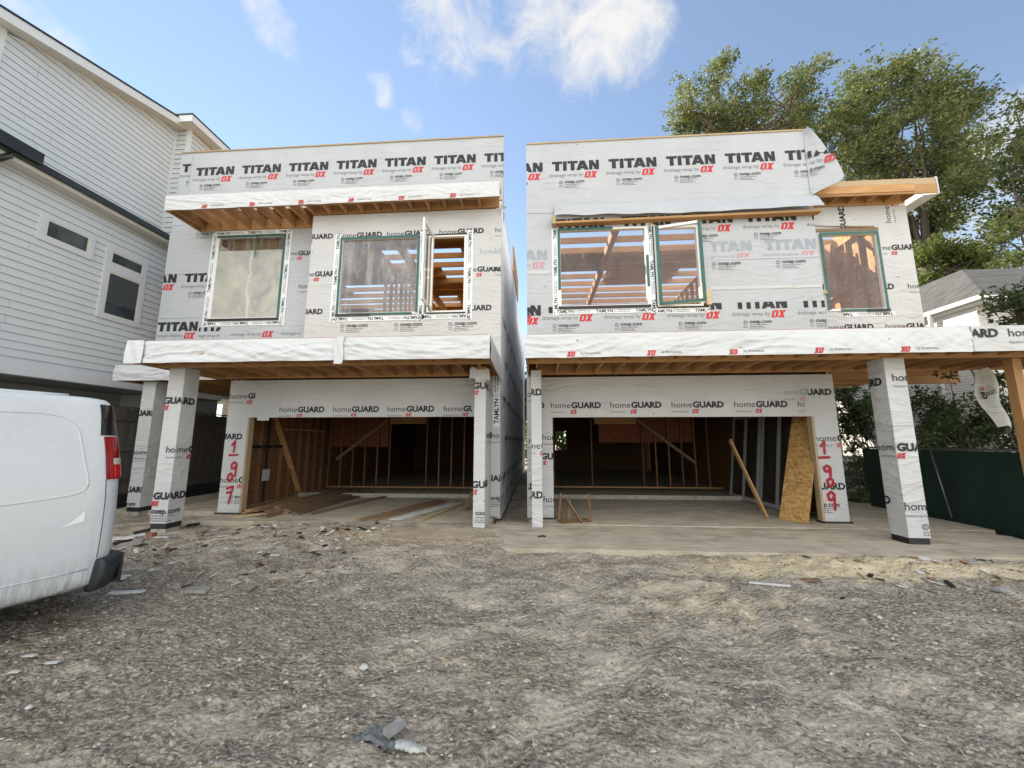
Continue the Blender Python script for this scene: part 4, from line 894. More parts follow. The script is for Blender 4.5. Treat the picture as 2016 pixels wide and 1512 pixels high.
# inside, garage
part('garage_ceiling', hr, (XL+.15, 6.1, YM+.16, 21.95, 3.05, 3.09), m='osb_shaded'); part('garage_step', hr, (XL+.15, 6.1, 11.2, 11.3, 0, .11), m='concrete_pale')
wall(MB(), 'x+', 6.13, .03, YM+.15, 21.8, 0, 3.05, (), 'wrap_home', 'osb_shaded').build('garage_side_wall', hr)
stud_row(hr, 'x', 6.0, 8.6, 12.3, .02, 3.05, .41, 'garage_stud', m='stud_shaded')
stud_row(hr, 'y', 12.9, .1, 5.8, .11, 3.05, .41, 'garage_stud', m='stud_shaded', skip=((.55, 1.35), (2.0, 3.1))); part('door_header', hr, (1.85, 3.2, 12.88, 13.0, 2.15, 2.45)); 
wall(MB(), 'y', 13.02, .02, 2.0, 5.0, 1.55, 3.05, (), 'osb_red', 'osb').build('garage_back_wall', hr)
mb = MB(); mb.beam((3.2, 12.86, 2.3), (5.0, 12.86, .9), .04, .09, 'lumber_old'); mb.build('brace', hr)
# ------------------------------------------------------------------ ground
def vnoise(x, y, seed=0):
    xi = np.floor(x).astype(np.int64); yi = np.floor(y).astype(np.int64); xf = x-xi; yf = y-yi
    def h(a, b):
        n = (a*374761393+b*668265263+seed*1442695041) & 0xFFFFFFFF; n = ((n ^ (n >> 13))*1274126177) & 0xFFFFFFFF; return ((n ^ (n >> 16)) & 0xFFFF)/65535.
    u = xf*xf*(3-2*xf); v = yf*yf*(3-2*yf)
    return (h(xi, yi)*(1-u)+h(xi+1, yi)*u)*(1-v)+(h(xi, yi+1)*(1-u)+h(xi+1, yi+1)*u)*v
def sstep(x, a, b): t = np.clip((x-a)/(b-a), 0, 1); return t*t*(3-2*t)
def fbm(x, y, o, seed=0, g=.5):
    s = 0; a = 1; n = 0
    for i in range(o): s = s+a*vnoise(x*2**i, y*2**i, seed+i); n += a; a *= g
    return s/n
def rutmask(x, y):
    rut = np.zeros_like(x); lip = np.zeros_like(x)
    for a, b, k in ((-3.6, .62, .05), (-1.95, .62, .05), (-.6, .34, -.02), (1.05, .34, -.02), (6.4, -.62, -.03), (4.7, -.66, -.03)):
        d = np.abs(x-(a+b*y+k*y*y+.10*np.sin(y*1.3+a)))
        f = sstep(y, 1.2, 2.0)*(1-sstep(y, 5.3, 6.0))*(.45+.55*vnoise(x*.7+a, y*.9, 77))
        rut = np.maximum(rut, (1-sstep(d, .09, .16))*f); lip = np.maximum(lip, np.exp(-((d-.20)/.05)**2)*f)
    return rut, lip
def gheight(x, y):
    x = np.asarray(x, float); y = np.asarray(y, float)
    z = -.10+.05*(fbm(x*.5, y*.5, 3, 3)-.5)*2
    near = 1-sstep(y, 5.9, 6.3)*sstep(x, -1.2, -.4)
    # left: soil lies up to the level of the slab; right: a step below it
    xe = x+.9*(fbm(x*1.4+3, y*1.4, 3, 61)-.5)+.25*(y-6.3)
    z = z+.085*sstep(y, 5.0, 6.3)*(1-sstep(xe, -.85, -.45))*sstep(x, -6.2, -5.0)+.06*(1-sstep(x, -4.2, -2.5))*(1-sstep(y, 5.0, 6.3))
    z = np.where((x > .2), np.minimum(z, np.where(y > 6.0, -.11, 9)), z)
    ruts = .022*np.abs(np.sin((x*.8+y*.55)*2.1+2.5*fbm(x*.6, y*.6, 2, 9)))*sstep(fbm(x*.35, y*.35, 2, 5), .4, .6)
    tracks = .030*(np.abs(((x-.9*np.sin(y*.5)+.55*y) % 1.9)-.95)/.95-.5)*sstep(y, 2, 3)*(1-sstep(y, 5.2, 6))
    clods = tracks+.055*(fbm(x*2.6, y*4.2, 4, 11)-.5)+.055*(fbm(x*8, y*12, 3, 21)-.5)+.045*(np.abs(fbm(x*17, y*24, 2, 31)-.5)-.1)
    rut, lip = rutmask(x, y)
    clods = clods*(1-.55*rut)-.030*rut+.020*lip
    flat = 1-.75*sstep(y, 6.3, 7.2)
    z = z+(ruts+clods)*flat*np.where(np.abs(x) < 30, 1, .3)
    z = z+.12*np.exp(-((x-4.4)/1.7)**2-((y-5.75)/.45)**2)*(fbm(x*3, y*3, 2, 41)+.2)     # sand spilled against the slab
    inside = (y > 7.75) & (x < -.9) & (x > -7.3) | (y > 6.35) & (x > .2) & (x < 9.5) | (y > 8.6) & (x > -10) & (x < 9)
    return np.where(inside, -.16, z)
def axis_(a, b, fine0, fine1, st, coarse):
    xs = list(np.arange(fine0, fine1+1e-6, st)); s = st; v = fine1
    while v < b: s = min(s*1.25, coarse); v += s; xs.append(v)
    s = st; v = fine0; lo = []
    while v > a: s = min(s*1.25, coarse); v -= s; lo.append(v)
    return np.array(lo[::-1]+xs)
gx = axis_(-900, 900, -8.5, 9.5, .042, 90); gy1 = np.arange(1.3, 3.4, .022); gy2 = np.arange(3.4, 8.7, .036)
tail = axis_(8.7, 1800, 8.7, 8.75, .06, 120); head = axis_(-60, 1.2, 1.2, 1.25, .05, 8)
gy = np.concatenate([head[head < 1.28], gy1, gy2, tail[tail > 8.72]])
GX, GY = np.meshgrid(gx, gy); GZZ = gheight(GX, GY)
nx_, ny_ = len(gx), len(gy); me = bpy.data.meshes.new('ground')
co_ = np.stack([GX, GY, GZZ], -1).reshape(-1, 3); idx = np.arange(nx_*ny_).reshape(ny_, nx_)
q4 = np.stack([idx[:-1, :-1], idx[:-1, 1:], idx[1:, 1:], idx[1:, :-1]], -1).reshape(-1, 4)
def fast_mesh(me, verts, quads, smooth=True):
    me.vertices.add(len(verts)); me.vertices.foreach_set('co', verts.astype(np.float32).ravel())
    k = quads.shape[1]; me.loops.add(quads.size); me.loops.foreach_set('vertex_index', quads.astype(np.int32).ravel())
    me.polygons.add(len(quads)); me.polygons.foreach_set('loop_start', np.arange(0, quads.size, k, dtype=np.int32)); me.polygons.foreach_set('loop_total', np.full(len(quads), k, np.int32))
    me.polygons.foreach_set('use_smooth', np.full(len(quads), smooth)); me.update(calc_edges=True); me.validate()
fast_mesh(me, co_, q4)
X_, Y_ = GX.ravel(), GY.ravel()
sand = np.exp(-((X_-4.1)/2.3)**2-((Y_-5.72)/.5)**2)*1.55
band = np.abs((Y_-5.75)+.52*(X_-5.4)); sand = np.maximum(sand, np.exp(-(band/.25)**2)*sstep(X_, 4.4, 5.4)*1.15)
sand = np.maximum(sand, .62*np.exp(-((X_-1.9)/1.7)**2-((Y_-4.5)/.9)**2)); sand = np.maximum(sand, .75*np.exp(-((X_-6.8)/1.4)**2-((Y_-5.95)/.22)**2))
sand = np.maximum(sand, .40*np.exp(-((X_+.4)/1.6)**2-((Y_-3.2)/.6)**2)); sand = np.maximum(sand, .38*np.exp(-((X_-1.2)/2.2)**2-((Y_-3.9)/1.3)**2))
tan = .95*np.exp(-((X_+2.6)/2.6)**2-((Y_-6.7)/.75)**2)
churn = np.maximum(np.exp(-((X_+3.2)/2.2)**2-((Y_-3.4)/1.5)**2), .8*np.exp(-((X_-4.6)/2.4)**2-((Y_-4.1)/1.2)**2))
for nm, arr in (('sand', sand), ('tan', tan), ('churn', churn), ('rut', rutmask(X_, Y_)[0])):
    at_ = me.attributes.new(nm, 'FLOAT', 'POINT'); at_.data.foreach_set('value', arr.astype(np.float32))
q = NT('dirt'); c = q.co(); a_s = q.n('ShaderNodeAttribute', attribute_name='sand').outputs['Fac']; a_t = q.n('ShaderNodeAttribute', attribute_name='tan').outputs['Fac']
n1 = q.noise(c, .9, 6, .6); n2 = q.noise(c, 7, 8, .68, .6); n3 = q.noise(q.co((34, 60, 40), (0, 0, R(28))), 1, 5, .7, .4); n4 = q.noise(c, 75, 4, .7)
n5 = q.noise(q.co((1, 1.5, 1)), 20, 6, .70, .5); n6 = q.noise(q.co((.8, 1.5, 1), (0, 0, R(32))), 1.9, 7, .66, .5)
wz = q.n('ShaderNodeVectorMath', {0: c}, operation='ADD'); wsc = q.n('ShaderNodeVectorMath', {0: q.n('ShaderNodeTexNoise', {'Vector': c, 'Scale': 9., 'Detail': 3.}).outputs['Color']}, operation='SCALE'); wsc.inputs['Scale'].default_value = .05; q.t.links.new(wsc.outputs[0], wz.inputs[1])
vm = q.n('ShaderNodeMapping', {0: wz.outputs[0], 'Scale': (.75, 1.15, 1), 'Rotation': (0, 0, R(25))}).outputs[0]
v1 = q.vor(vm, 27); v2 = q.vor(vm, 60); e1 = q.vor(vm, 27, 'DISTANCE_TO_EDGE')
g1 = q.n('ShaderNodeSeparateColor', {0: v1.outputs['Color']}).outputs[0]; g2 = q.n('ShaderNodeSeparateColor', {0: v2.outputs['Color']}).outputs[0]
a_d = q.n('ShaderNodeAttribute', attribute_name='churn').outputs['Fac']
a_r = q.n('ShaderNodeAttribute', attribute_name='rut').outputs['Fac']
loose = q.rng(q.math('ADD', q.math('SUBTRACT', n6, q.math('MULTIPLY', a_d, .16)), q.math('MULTIPLY', a_r, .06)), .60, .42)
tread = q.n('ShaderNodeTexWave', {'Vector': q.co((1, 1, 1), (0, 0, R(-30))), 'Scale': 5.5, 'Distortion': 2.5, 'Detail': 2., 'Detail Scale': 3.}, bands_direction='Y').outputs['Fac']                                           # 1 = churned dark soil, 0 = compacted pale dust
cc = q.mix(q.rng(n1, .35, .65), (.50, .435, .335), (.62, .545, .425))
cc = q.mix(q.math('MULTIPLY', loose, .82), cc, q.ramp(g1, [(0., (.155, .130, .098)), (.5, (.28, .238, .183)), (1., (.43, .375, .295))]))
cc = q.mix(q.rng(g2, .70, .95, 0, .55), cc, (.68, .61, .50)); cc = q.mix(q.math('MULTIPLY', q.rng(g2, .24, .03), q.rng(loose, 0, 1, .25, .7)), cc, (.12, .10, .077))
cc = q.mix(q.math('MULTIPLY', q.rng(e1.outputs['Distance'], .12, .0), q.rng(loose, 0, 1, .05, .5)), cc, (.085, .072, .056))
cc = q.mix(q.math('MULTIPLY', q.math('MULTIPLY', a_r, q.rng(tread, .5, .2)), .22), cc, (.16, .14, .11))
cc = q.mix(q.rng(n5, .54, .70, 0, .55), cc, (.70, .635, .52)); cc = q.mix(q.rng(n5, .46, .32, 0, .75), cc, (.10, .085, .066))
cc = q.mix(q.rng(n3, .56, .72, 0, .5), cc, (.68, .61, .50)); cc = q.mix(q.rng(n3, .43, .30, 0, .6), cc, (.10, .086, .067))
bb = q.math('ADD', a_s, q.math('MULTIPLY', q.math('SUBTRACT', q.noise(c, 5.5, 7, .68), .5), 1.9)); bb = q.math('ADD', bb, q.math('MULTIPLY', q.math('SUBTRACT', q.noise(q.co((20, 40, 20)), 1, 4, .6), .5), .9))
sc_ = q.ramp(n4, [(.3, (.56, .46, .28)), (.6, (.74, .63, .42))])
cc = q.mix(q.math('MULTIPLY', q.rng(bb, .40, .95), .9), cc, sc_)
bt = q.math('ADD', a_t, q.math('MULTIPLY', q.math('SUBTRACT', q.noise(q.co((1.2, 6, 1)), 3, 6, .65), .5), 1.3))
cc = q.mix(q.math('MULTIPLY', q.rng(bt, .35, .85), .85), cc, q.ramp(q.noise(q.co((2, 14, 1)), 3, 5, .6), [(.3, (.33, .25, .16)), (.7, (.62, .52, .37))]))
hgt = q.math('ADD', q.math('MULTIPLY', n5, .5), q.math('ADD', q.math('MULTIPLY', n3, .25), q.math('MULTIPLY', q.math('MULTIPLY', q.rng(v1.outputs['Distance'], 0, .6, 1, 0), q.rng(loose, 0, 1, .2, 1)), .55)))
hgt = q.math('ADD', hgt, q.math('MULTIPLY', q.math('MULTIPLY', a_r, tread), .28))
q.fin(cc, .95, q.bump(hgt, 1.0, .04), **{'Specular IOR Level': .15}); M['dirt'] = q.m
me.materials.append(M['dirt']); go = bpy.data.objects.new('ground', me); C.objects.link(go); go['kind'] = 'structure'
def gz(x, y): return float(gheight(np.array([x]), np.array([y]))[0])
def slab(name, x0, x1, y0, y1, zt=0., zb=-.3, nstep=.12):
    mb = MB(); nu = max(2, int((x1-x0)/nstep))
    top = lambda u, v: (x0+u*(x1-x0), y0+v*(y1-y0)+(.012*mnoise.noise(Vector((u*(x1-x0)*3, 0, 1))) if v == 0 else 0), zt-(.012+.010*mnoise.noise(Vector((u*(x1-x0)*5, 3, 1))) if v == 0 else 0))
    mb.grid(top, nu, max(2, int((y1-y0)/.3)), 'concrete', False)
    mb.grid(lambda u, v: (x0+u*(x1-x0), y0+.012*mnoise.noise(Vector((u*(x1-x0)*3, 0, 1))), zb+v*(zt-.012-.010*mnoise.noise(Vector((u*(x1-x0)*5, 3, 1)))-zb)), nu, 2, 'concrete', False)
    mb.box(x0, x1, y0+.02, y1, zb, zt-.03, 'concrete')
    return mb.build(name, None, 'structure')
slab('driveway_slab', -4.6, 8.05, 6.26, 7.90, -.03)
slab('garage_floor', -.20, 8.3, 7.905, 22, -.004)
slab('garage_floor', -7.12, -.95, 7.78, 22, -.004)
slab('porch_slab', -10.2, -7.0, 8.85, 22, -.02)

# scattered stuff: crumbs of soil, chips and fibres, too many to count
def scatter(n, fn_shape, name, mats_, xr=(-8, 9), yr=(1.5, 6.6), power=1.7, seed=1, avoid=None):
    rr = np.random.default_rng(seed); V = []; Q = []; Mi = []
    cnt = 0
    ys = yr[0]+(yr[1]-yr[0])*rr.random(n)**power; xs = rr.uniform(-1, 1, n)*(1.6+ys*1.42); xs = np.clip(xs, *xr) if xr[0] < -7.5 else rr.uniform(xr[0], xr[1], n)
    zs = gheight(xs, ys)
    for x, y, z in zip(xs, ys, zs):
        v, f = fn_shape(rr, y); b = len(V); V += [(x+a, y+b_, z+c_) for a, b_, c_ in v]; Q += [tuple(b+k for k in t) for t in f]; mi = int(rr.integers(len(mats_))); Mi += [mi]*len(f)
    me = bpy.data.meshes.new(name); me.from_pydata(V, [], Q)
    for m in mats_: me.materials.append(M[m])
    me.polygons.foreach_set('material_index', Mi); o = bpy.data.objects.new(name, me); C.objects.link(o); o['kind'] = 'stuff'; return o
plain('crumb_dark', (.17, .142, .108), .95, .3, 20, .5); plain('crumb_mid', (.40, .345, .27), .95, .3, 20, .5); plain('crumb_light', (.56, .51, .43), .95, .25, 20, .5); plain('fibre', (.40, .36, .30), .9, .3, 20); plain('fibre_dark', (.16, .14, .115), .9, .3, 20)
OC = [(1, 0, 0), (-1, 0, 0), (0, 1, 0), (0, -1, 0), (0, 0, 1), (0, 0, -1)]; OF = [(0, 2, 4), (2, 1, 4), (1, 3, 4), (3, 0, 4), (2, 0, 5), (1, 2, 5), (3, 1, 5), (0, 3, 5)]
def crumb(rr, y):
    s = (.0025+.009*rr.random()**5)*(1+.10*y); A = rr.normal(0, .35, (6, 3)); return [((OC[i][0]+A[i][0])*s*1.2, (OC[i][1]+A[i][1])*s, (OC[i][2]*.7+.3+A[i][2]*.5)*s) for i in range(6)], OF
def fibre(rr, y):
    l = rr.uniform(.008, .032)*(1+.1*y); w = rr.uniform(.001, .0032)*(1+.1*y); a = rr.normal(.5, .7); t = rr.normal(0, .15); dx, dy = math.cos(a), math.sin(a); dz = math.sin(t)
    return [(-dx*l-dy*w, -dy*l+dx*w, .004-dz*l), (dx*l-dy*w, dy*l+dx*w, .006+dz*l), (dx*l+dy*w, dy*l-dx*w, .009+dz*l), (-dx*l+dy*w, -dy*l-dx*w, .006-dz*l)], [(0, 1, 2, 3)]
scatter(30000, crumb, 'soil_crumbs', ['crumb_dark', 'crumb_dark', 'crumb_mid', 'crumb_mid', 'crumb_light'], seed=3)
scatter(3200, fibre, 'wood_fibres', ['fibre', 'fibre_dark', 'crumb_light'], seed=4)
def speck(rr, y):
    v, f = crumb(rr, y); return [(a*.7, b*.7, c*.6) for a, b, c in v], f
scatter(200, speck, 'white_grit', ['stone_white'], seed=5, power=1.4)

def stone(rr, y):
    s = (.006+.020*rr.random()**4); A = rr.normal(0, .22, (6, 3)); return [((OC[i][0]+A[i][0])*s*1.25, (OC[i][1]+A[i][1])*s, (OC[i][2]*.65+.35+A[i][2]*.4)*s) for i in range(6)], OF
plain('stone_tan', (.46, .41, .33), .9, .25, 20, .7); plain('stone_dark', (.20, .19, .175), .9, .25, 20, .7)
scatter(420, stone, 'loose_stones', ['stone_tan', 'stone_grey', 'stone_dark', 'stone_tan'], seed=12, power=1.2)
def chip(rr, y):
    l, w, h = rr.uniform(.02, .075), rr.uniform(.012, .04), rr.uniform(.004, .016); a = rr.uniform(0, 3.14); t = rr.normal(0, .25); ca, sa_ = math.cos(a), math.sin(a); v = []
    for dz in (0, h):
        for dx, dy in ((-l, -w), (l, -w*.7), (l*.8, w), (-l, w*.8)): v.append((dx*ca-dy*sa_, dx*sa_+dy*ca, dz+.006+abs(t)*l*.5+dx*t))
    return v, [(0, 3, 2, 1), (4, 5, 6, 7), (0, 1, 5, 4), (1, 2, 6, 5), (2, 3, 7, 6), (3, 0, 4, 7)]
scatter(240, chip, 'rubble_chips', ['paper', 'stone_grey', 'foam_membrane', 'lumber_old', 'stone_tan', 'brick_chip'], xr=(-6.6, -2.6), yr=(4.3, 7.6), power=.8, seed=14)
scatter(90, chip, 'rubble_chips', ['stone_white', 'stone_grey', 'foam_membrane', 'lumber_old', 'stone_tan', 'brick_chip'], xr=(3.2, 8), yr=(4.6, 6.15), power=.8, seed=15)

# ------------------------------------------------------------------ van
van_rear = Vector((-4.01, 3.60, -.02)); vd = Vector((-.327, -.945, 0)).normalized(); vn = Vector((vd.y*-1, vd.x, 0))     # vd: heading; vn: towards our side
if vn.x < 0: vn = -vn
ZS = [.27, .33, .46, .62, .85, 1.05, 1.28, 1.50, 1.70, 1.86, 1.96, 2.02, 2.05]
HW = [.975, .992, 1.0, 1.004, 1.004, .999, .988, .970, .950, .930, .912, .885, .79]
RE = [.02, .01, .0, -.008, -.010, -.008, .004, .026, .055, .08, .10, .13, .22]
FR = [5.45, 5.55, 5.6, 5.6, 5.58, 5.5, 4.75, 4.45, 4.2, 4.0, 3.88, 3.75, 3.5]
def vring(i, off=0.):
    hw, re, fr_ = HW[i]+off, RE[i]-off, FR[i]+off; r = .20+off; pts = []
    for (cx, cy, a0) in ((fr_-r*1.6, hw-r, 90), ):
        pass
    def arc(cx, cy, a0, rx, ry, n=9): return [(cx+rx*math.cos(R(a0+90*k/n)), cy+ry*math.sin(R(a0+90*k/n))) for k in range(n+1)]
    # heading axis s (0 = rear, grows to the front), side axis t (+ = our side)
    P = arc(re+r*.95, hw-r, 90, r*.95, r)                      # rear corner, our side: from side to rear face
    P += arc(re+r*.95, -hw+r, 180, r*.95, r)
    P += arc(fr_-.45, -hw+.35, 270, .45, .35)
    P += arc(fr_-.45, hw-.35, 0, .45, .35)
    return P
NV = len(vring(0))
def vpt(s_, t_, z): return van_rear+vd*s_+vn*(t_-1.0)+Vector((0, 0, z))
vroot = thing('cargo_van', 'white cargo van at the left edge of the photo, seen from its scratched rear quarter', 'van', tuple(van_rear+vd*2.8-vn))
mb = MB(); rings = [[vpt(a, b, ZS[i]) for a, b in vring(i)] for i in range(len(ZS))]
b0 = 0
for r_ in rings: mb.v += [tuple(p) for p in r_]
for i in range(len(ZS)-1):
    for j in range(NV): mb.f.append((i*NV+j, i*NV+(j+1) % NV, (i+1)*NV+(j+1) % NV, (i+1)*NV+j)); mb.m.append(mb.mi('van_paint')); mb.sm.append(True)
mb.f.append(tuple((len(ZS)-1)*NV+j for j in range(NV))); mb.m.append(0); mb.sm.append(True); mb.f.append(tuple(range(NV))[::-1]); mb.m.append(mb.mi('van_plastic')); mb.sm.append(False)
body = mb.build('body', vroot)
bm = bmesh.new(); bm.from_mesh(body.data); bmesh.ops.recalc_face_normals(bm, faces=bm.faces); bm.to_mesh(body.data); bm.free()
ss = body.modifiers.new('s', 'SUBSURF'); ss.levels = ss.render_levels = 1
def vsurf(par, z, off):
    """point on the skin: par = ring parameter (0 = side, 9 = rear face), z height"""
    i = max(k for k in range(len(ZS)) if ZS[k] <= z+1e-6); i = min(i, len(ZS)-2); t = (z-ZS[i])/(ZS[i+1]-ZS[i])
    def at(k):
        rg = vring(k, off)
        if par < 0: a = rg[0]; return (a[0]-par, a[1])
        j = int(par); f = par-j; a, b = rg[j % NV], rg[(j+1) % NV]; return (a[0]*(1-f)+b[0]*f, a[1]*(1-f)+b[1]*f)
    a, b = at(i), at(i+1); return vpt(a[0]*(1-t)+b[0]*t, a[1]*(1-t)+b[1]*t, z)
def vpatch(name, p0, p1, z0, z1, m, off=.006, par=None, slant=0., nu=10, nv=8):
    mb = MB(); g = lambda u, v, o: vsurf(p0+(p1-p0)*u+slant*(v-.5)*(1-u), z0+(z1-z0)*v, o)
    mb.grid(lambda u, v: g(u, v, off), nu, nv, m)
    for (ua, ub, va, vb) in ((0, 0, 0, 1), (1, 1, 0, 1), (0, 1, 0, 0), (0, 1, 1, 1)):
        mb.grid(lambda u, v: g(ua+(ub-ua)*u, va+(vb-va)*u, -.01+(off+.01)*v), 8, 1, m, False)
    return mb.build(name, par or vroot)
tl = vpatch('tail_light', 1.2, 9.6, 1.26, 1.66, 'lamp_red', .010); vpatch('lens', 3.2, 9.4, 1.275, 1.385, 'lamp_bright', .016, tl); vpatch('lens', 3.0, 9.5, 1.395, 1.455, 'lamp_clear', .016, tl)
vpatch('quarter_glass', .9, 8.8, 1.672, 1.965, 'van_dark_glass', .004, None, 1.0)
mb = MB(); vt = lambda p_, z, o: vsurf(p_, z, o)
seam = [vt(1.15, z, .0015) for z in np.linspace(.56, 1.66, 24)]; mb.tube(seam, .003, 'van_seam', 6); mb.build('door_seam', vroot)
vz = lambda lo, hi, n: np.linspace(lo, hi, n)
# pressed panel outline on the side
pts = []
sA, zA, zB = .26, 1.16, 1.86
for s_, z in [(2.6, zB), (.62, zB), (.50, zB-.02), (.42, zB-.07), (.375, zB-.15), (.33, 1.5), (.28, 1.28), (.275, 1.21), (.31, 1.165), (.40, 1.14), (.7, 1.115), (2.6, 1.06)]: pts.append((s_, z))
def dense(p, n=5): return [tuple(np.array(p[i])*(1-k/n)+np.array(p[i+1])*(k/n)) for i in range(len(p)-1) for k in range(n)]+[p[-1]]
def sidept(s_, z, off): 
    i = max(k for k in range(len(ZS)) if ZS[k] <= z+1e-6); i = min(i, len(ZS)-2); t = (z-ZS[i])/(ZS[i+1]-ZS[i]); return vpt(s_, (HW[i]*(1-t)+HW[i+1]*t)+off, z)
mb = MB(); mb.tube([sidept(s_, z, -.004) for s_, z in dense(pts)], .009, 'van_paint', 8); mb.build('panel_rib', vroot)
mb = MB(); mb.tube([sidept(s_, .475-.0*s_, -.003) for s_ in np.linspace(.20, 4.2, 20)], .008, 'van_paint', 8); mb.build('body_crease', vroot)
mb = MB(); mb.tube([sidept(s_, 2.035, -.02) for s_ in np.linspace(.44, 3.4, 16)], .016, 'van_paint', 8); mb.build('roof_gutter', vroot)
mb = MB(); mb.grid(lambda u, v: sidept(.27+.17*u, .90+.10*v*(1-u)**2-.03*u, .003), 6, 4, 'trim_bare'); mb.build('paint_patch', vroot)
# bumper: wraps round the rear corner
mb = MB(); pr_ = [(-.055, .50), (-.012, .555), (.055, .555), (.095, .52), (.105, .40), (.085, .29), (.03, .255), (-.05, .27)]
pars = [.9]+list(np.linspace(1.3, 9, 13))+[10.2]
def bpt(k, j): o, z = pr_[j % 8]; p = pars[k]; e = .0 if k not in (0,) else -.03; return vsurf(p, max(.272, min(z, 1.9)), o+e)+Vector((0, 0, z-max(.272, min(z, 1.9))))
n_ = len(pr_)
for k in range(len(pars)):
    for j in range(n_): mb.v.append(tuple(bpt(k, j)))
for k in range(len(pars)-1):
    for j in range(n_): mb.f.append((k*n_+j, k*n_+(j+1) % n_, (k+1)*n_+(j+1) % n_, (k+1)*n_+j)); mb.m.append(mb.mi('van_plastic')); mb.sm.append(True)
mb.f.append(tuple(range(n_))); mb.m.append(0); mb.sm.append(False)
other = [vpt(RE[2]-.1+.0, -1.0, 0)]
bp = mb.build('rear_bumper', vroot); bm = bmesh.new(); bm.from_mesh(bp.data); bmesh.ops.recalc_face_normals(bm, faces=bm.faces); bm.to_mesh(bp.data); bm.free()
ss = bp.modifiers.new('s', 'SUBSURF'); ss.levels = ss.render_levels = 1
mb = MB(); mb.grid(lambda u, v: vsurf(4.2+3.2*u, .30+.15*v, .112), 6, 4, 'van_plastic'); mb.build('bumper_pad', bp)
mb = MB()
for t_ in (-.85, -.5, 0, .5, .85): mb.box(0, 0, 0, 0, 0, 0, 'van_plastic') if False else None
mb.obox(vpt(-.06, 0, .40), vd*.05, vn*.86, Vector((0, 0, .13)), 'van_plastic'); mb.build('rear_bumper_beam', vroot)
for s_, sgn in ((1.25, 1), (1.25, -1), (4.7, 1), (4.7, -1)):
    c0 = vpt(s_, .84*sgn, .36); mb = MB(); prof = [(.16, .09), (.30, .11), (.355, .09), (.365, 0), (.355, -.09), (.30, -.11), (.16, -.09)]; n = 28; b = 0
    for k in range(n):
        a = 2*math.pi*k/n
        for r_, w_ in prof: mb.v.append(tuple(c0+vd*math.cos(a)*r_+Vector((0, 0, math.sin(a)*r_))+vn*w_))
    L7 = len(prof)
    for k in range(n):
        for j in range(L7-1): mb.f.append((k*L7+j, k*L7+j+1, ((k+1) % n)*L7+j+1, ((k+1) % n)*L7+j)); mb.m.append(mb.mi('rubber')); mb.sm.append(True)
    wh = mb.build('wheel', vroot); mb = MB()
    mb.tube([c0-vn*.08, c0+vn*.075], .205, 'van_rim', 20); mb.tube([c0+vn*.075, c0+vn*.10], [.08, .06], 'van_rim', 14); mb.build('rim', wh)
mb = MB(); mb.grid(lambda u, v: vpt(FR[6]+.02-(.5*v)+0, -.75+1.5*u, 1.30+.48*v)+vd*.03, 6, 4, 'van_dark_glass'); mb.build('windshield', vroot)

# ------------------------------------------------------------------ left neighbour: grey lap-sided house
nl = thing('sided_house', 'pale grey lap-sided house on the left with a dark gutter line', 'house', (-14, 9, 0))
def lap(name, parent, pts_fn, z0f, z1, rows_, m='siding_paint', n=24, step=.168, out=Vector((1, 0, 0)), thick=.022):
    """lap siding on a wall: boards between z0 and z1 with a lipped lower edge. pts_fn(u)->(x,y), u 0..1; z1 may be a function of u"""
    mb = MB(); zz = z0f
    zt = z1 if callable(z1) else (lambda u: z1)
    mx_ = max(zt(0), zt(1)); 
    while zz < mx_-1e-4:
        a = zz; b = min(zz+step, mx_)
        # run of u where the wall is taller than a
        u0, u1 = 0., 1.
        if zt(0) < b or zt(1) < b:
            f = lambda zv: (zv-zt(0))/(zt(1)-zt(0))
            if zt(1) > zt(0): ua, ub = max(0, f(a)), max(0, f(b)); quad = [(ua, a), (1, a), (1, min(b, zt(1))), (min(ub, 1), min(b, zt(1)))]
            else: ua, ub = min(1, f(a)), min(1, f(b)); quad = [(0, a), (ua, a), (max(ub, 0), min(b, zt(0))), (0, min(b, zt(0)))]
        else: quad = [(0, a), (1, a), (1, b), (0, b)]
        def p(u, z, o): x, y = pts_fn(u); return (x+out.x*o, y+out.y*o, z)
        q_ = quad
        mb.face([p(q_[0][0], q_[0][1], thick), p(q_[1][0], q_[1][1], thick), p(q_[2][0], q_[2][1], .004), p(q_[3][0], q_[3][1], .004)], m)
        mb.face([p(q_[0][0], a, -.004), p(q_[1][0], a, -.004), p(q_[1][0], a, thick), p(q_[0][0], a, thick)], 'lap_shadow')
        rj = random.Random(int(a*1000)+len(name)); uu = rj.uniform(.1, .3)
        L_ = (Vector((*pts_fn(1), 0))-Vector((*pts_fn(0), 0))).length
        while uu < .97 and L_ > 3 and quad[0][0] < uu:
            w_ = .0035/L_; mb.face([p(uu-w_, a, thick+.0012), p(uu+w_, a, thick+.0012), p(uu+w_, b, .0055), p(uu-w_, b, .0055)], 'siding_joint'); uu += 3.66/L_
        zz += step
    return mb.build(name, parent)
XN, XU = -11.0, -11.6
lap('lower_wall', nl, lambda u: (XN, 4.0+u*10.5), 3.18, 7.30, 0)
part('wall_core', nl, (-18, XN-.005, 4.0, 14.5, 3.05, 7.3), m='siding_paint')
part('skirt_board', nl, (XN-.02, XN+.03, 4.0, 12.6, 2.98, 3.18), m='trim_paint')
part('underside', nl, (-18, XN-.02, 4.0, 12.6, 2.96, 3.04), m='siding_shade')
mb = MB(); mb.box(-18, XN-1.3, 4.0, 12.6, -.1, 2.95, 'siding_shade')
for k in range(16): mb.box(XN-1.3, XN-1.285, 4.0, 12.6, .1+k*.18, .108+k*.18, 'lap_shadow')
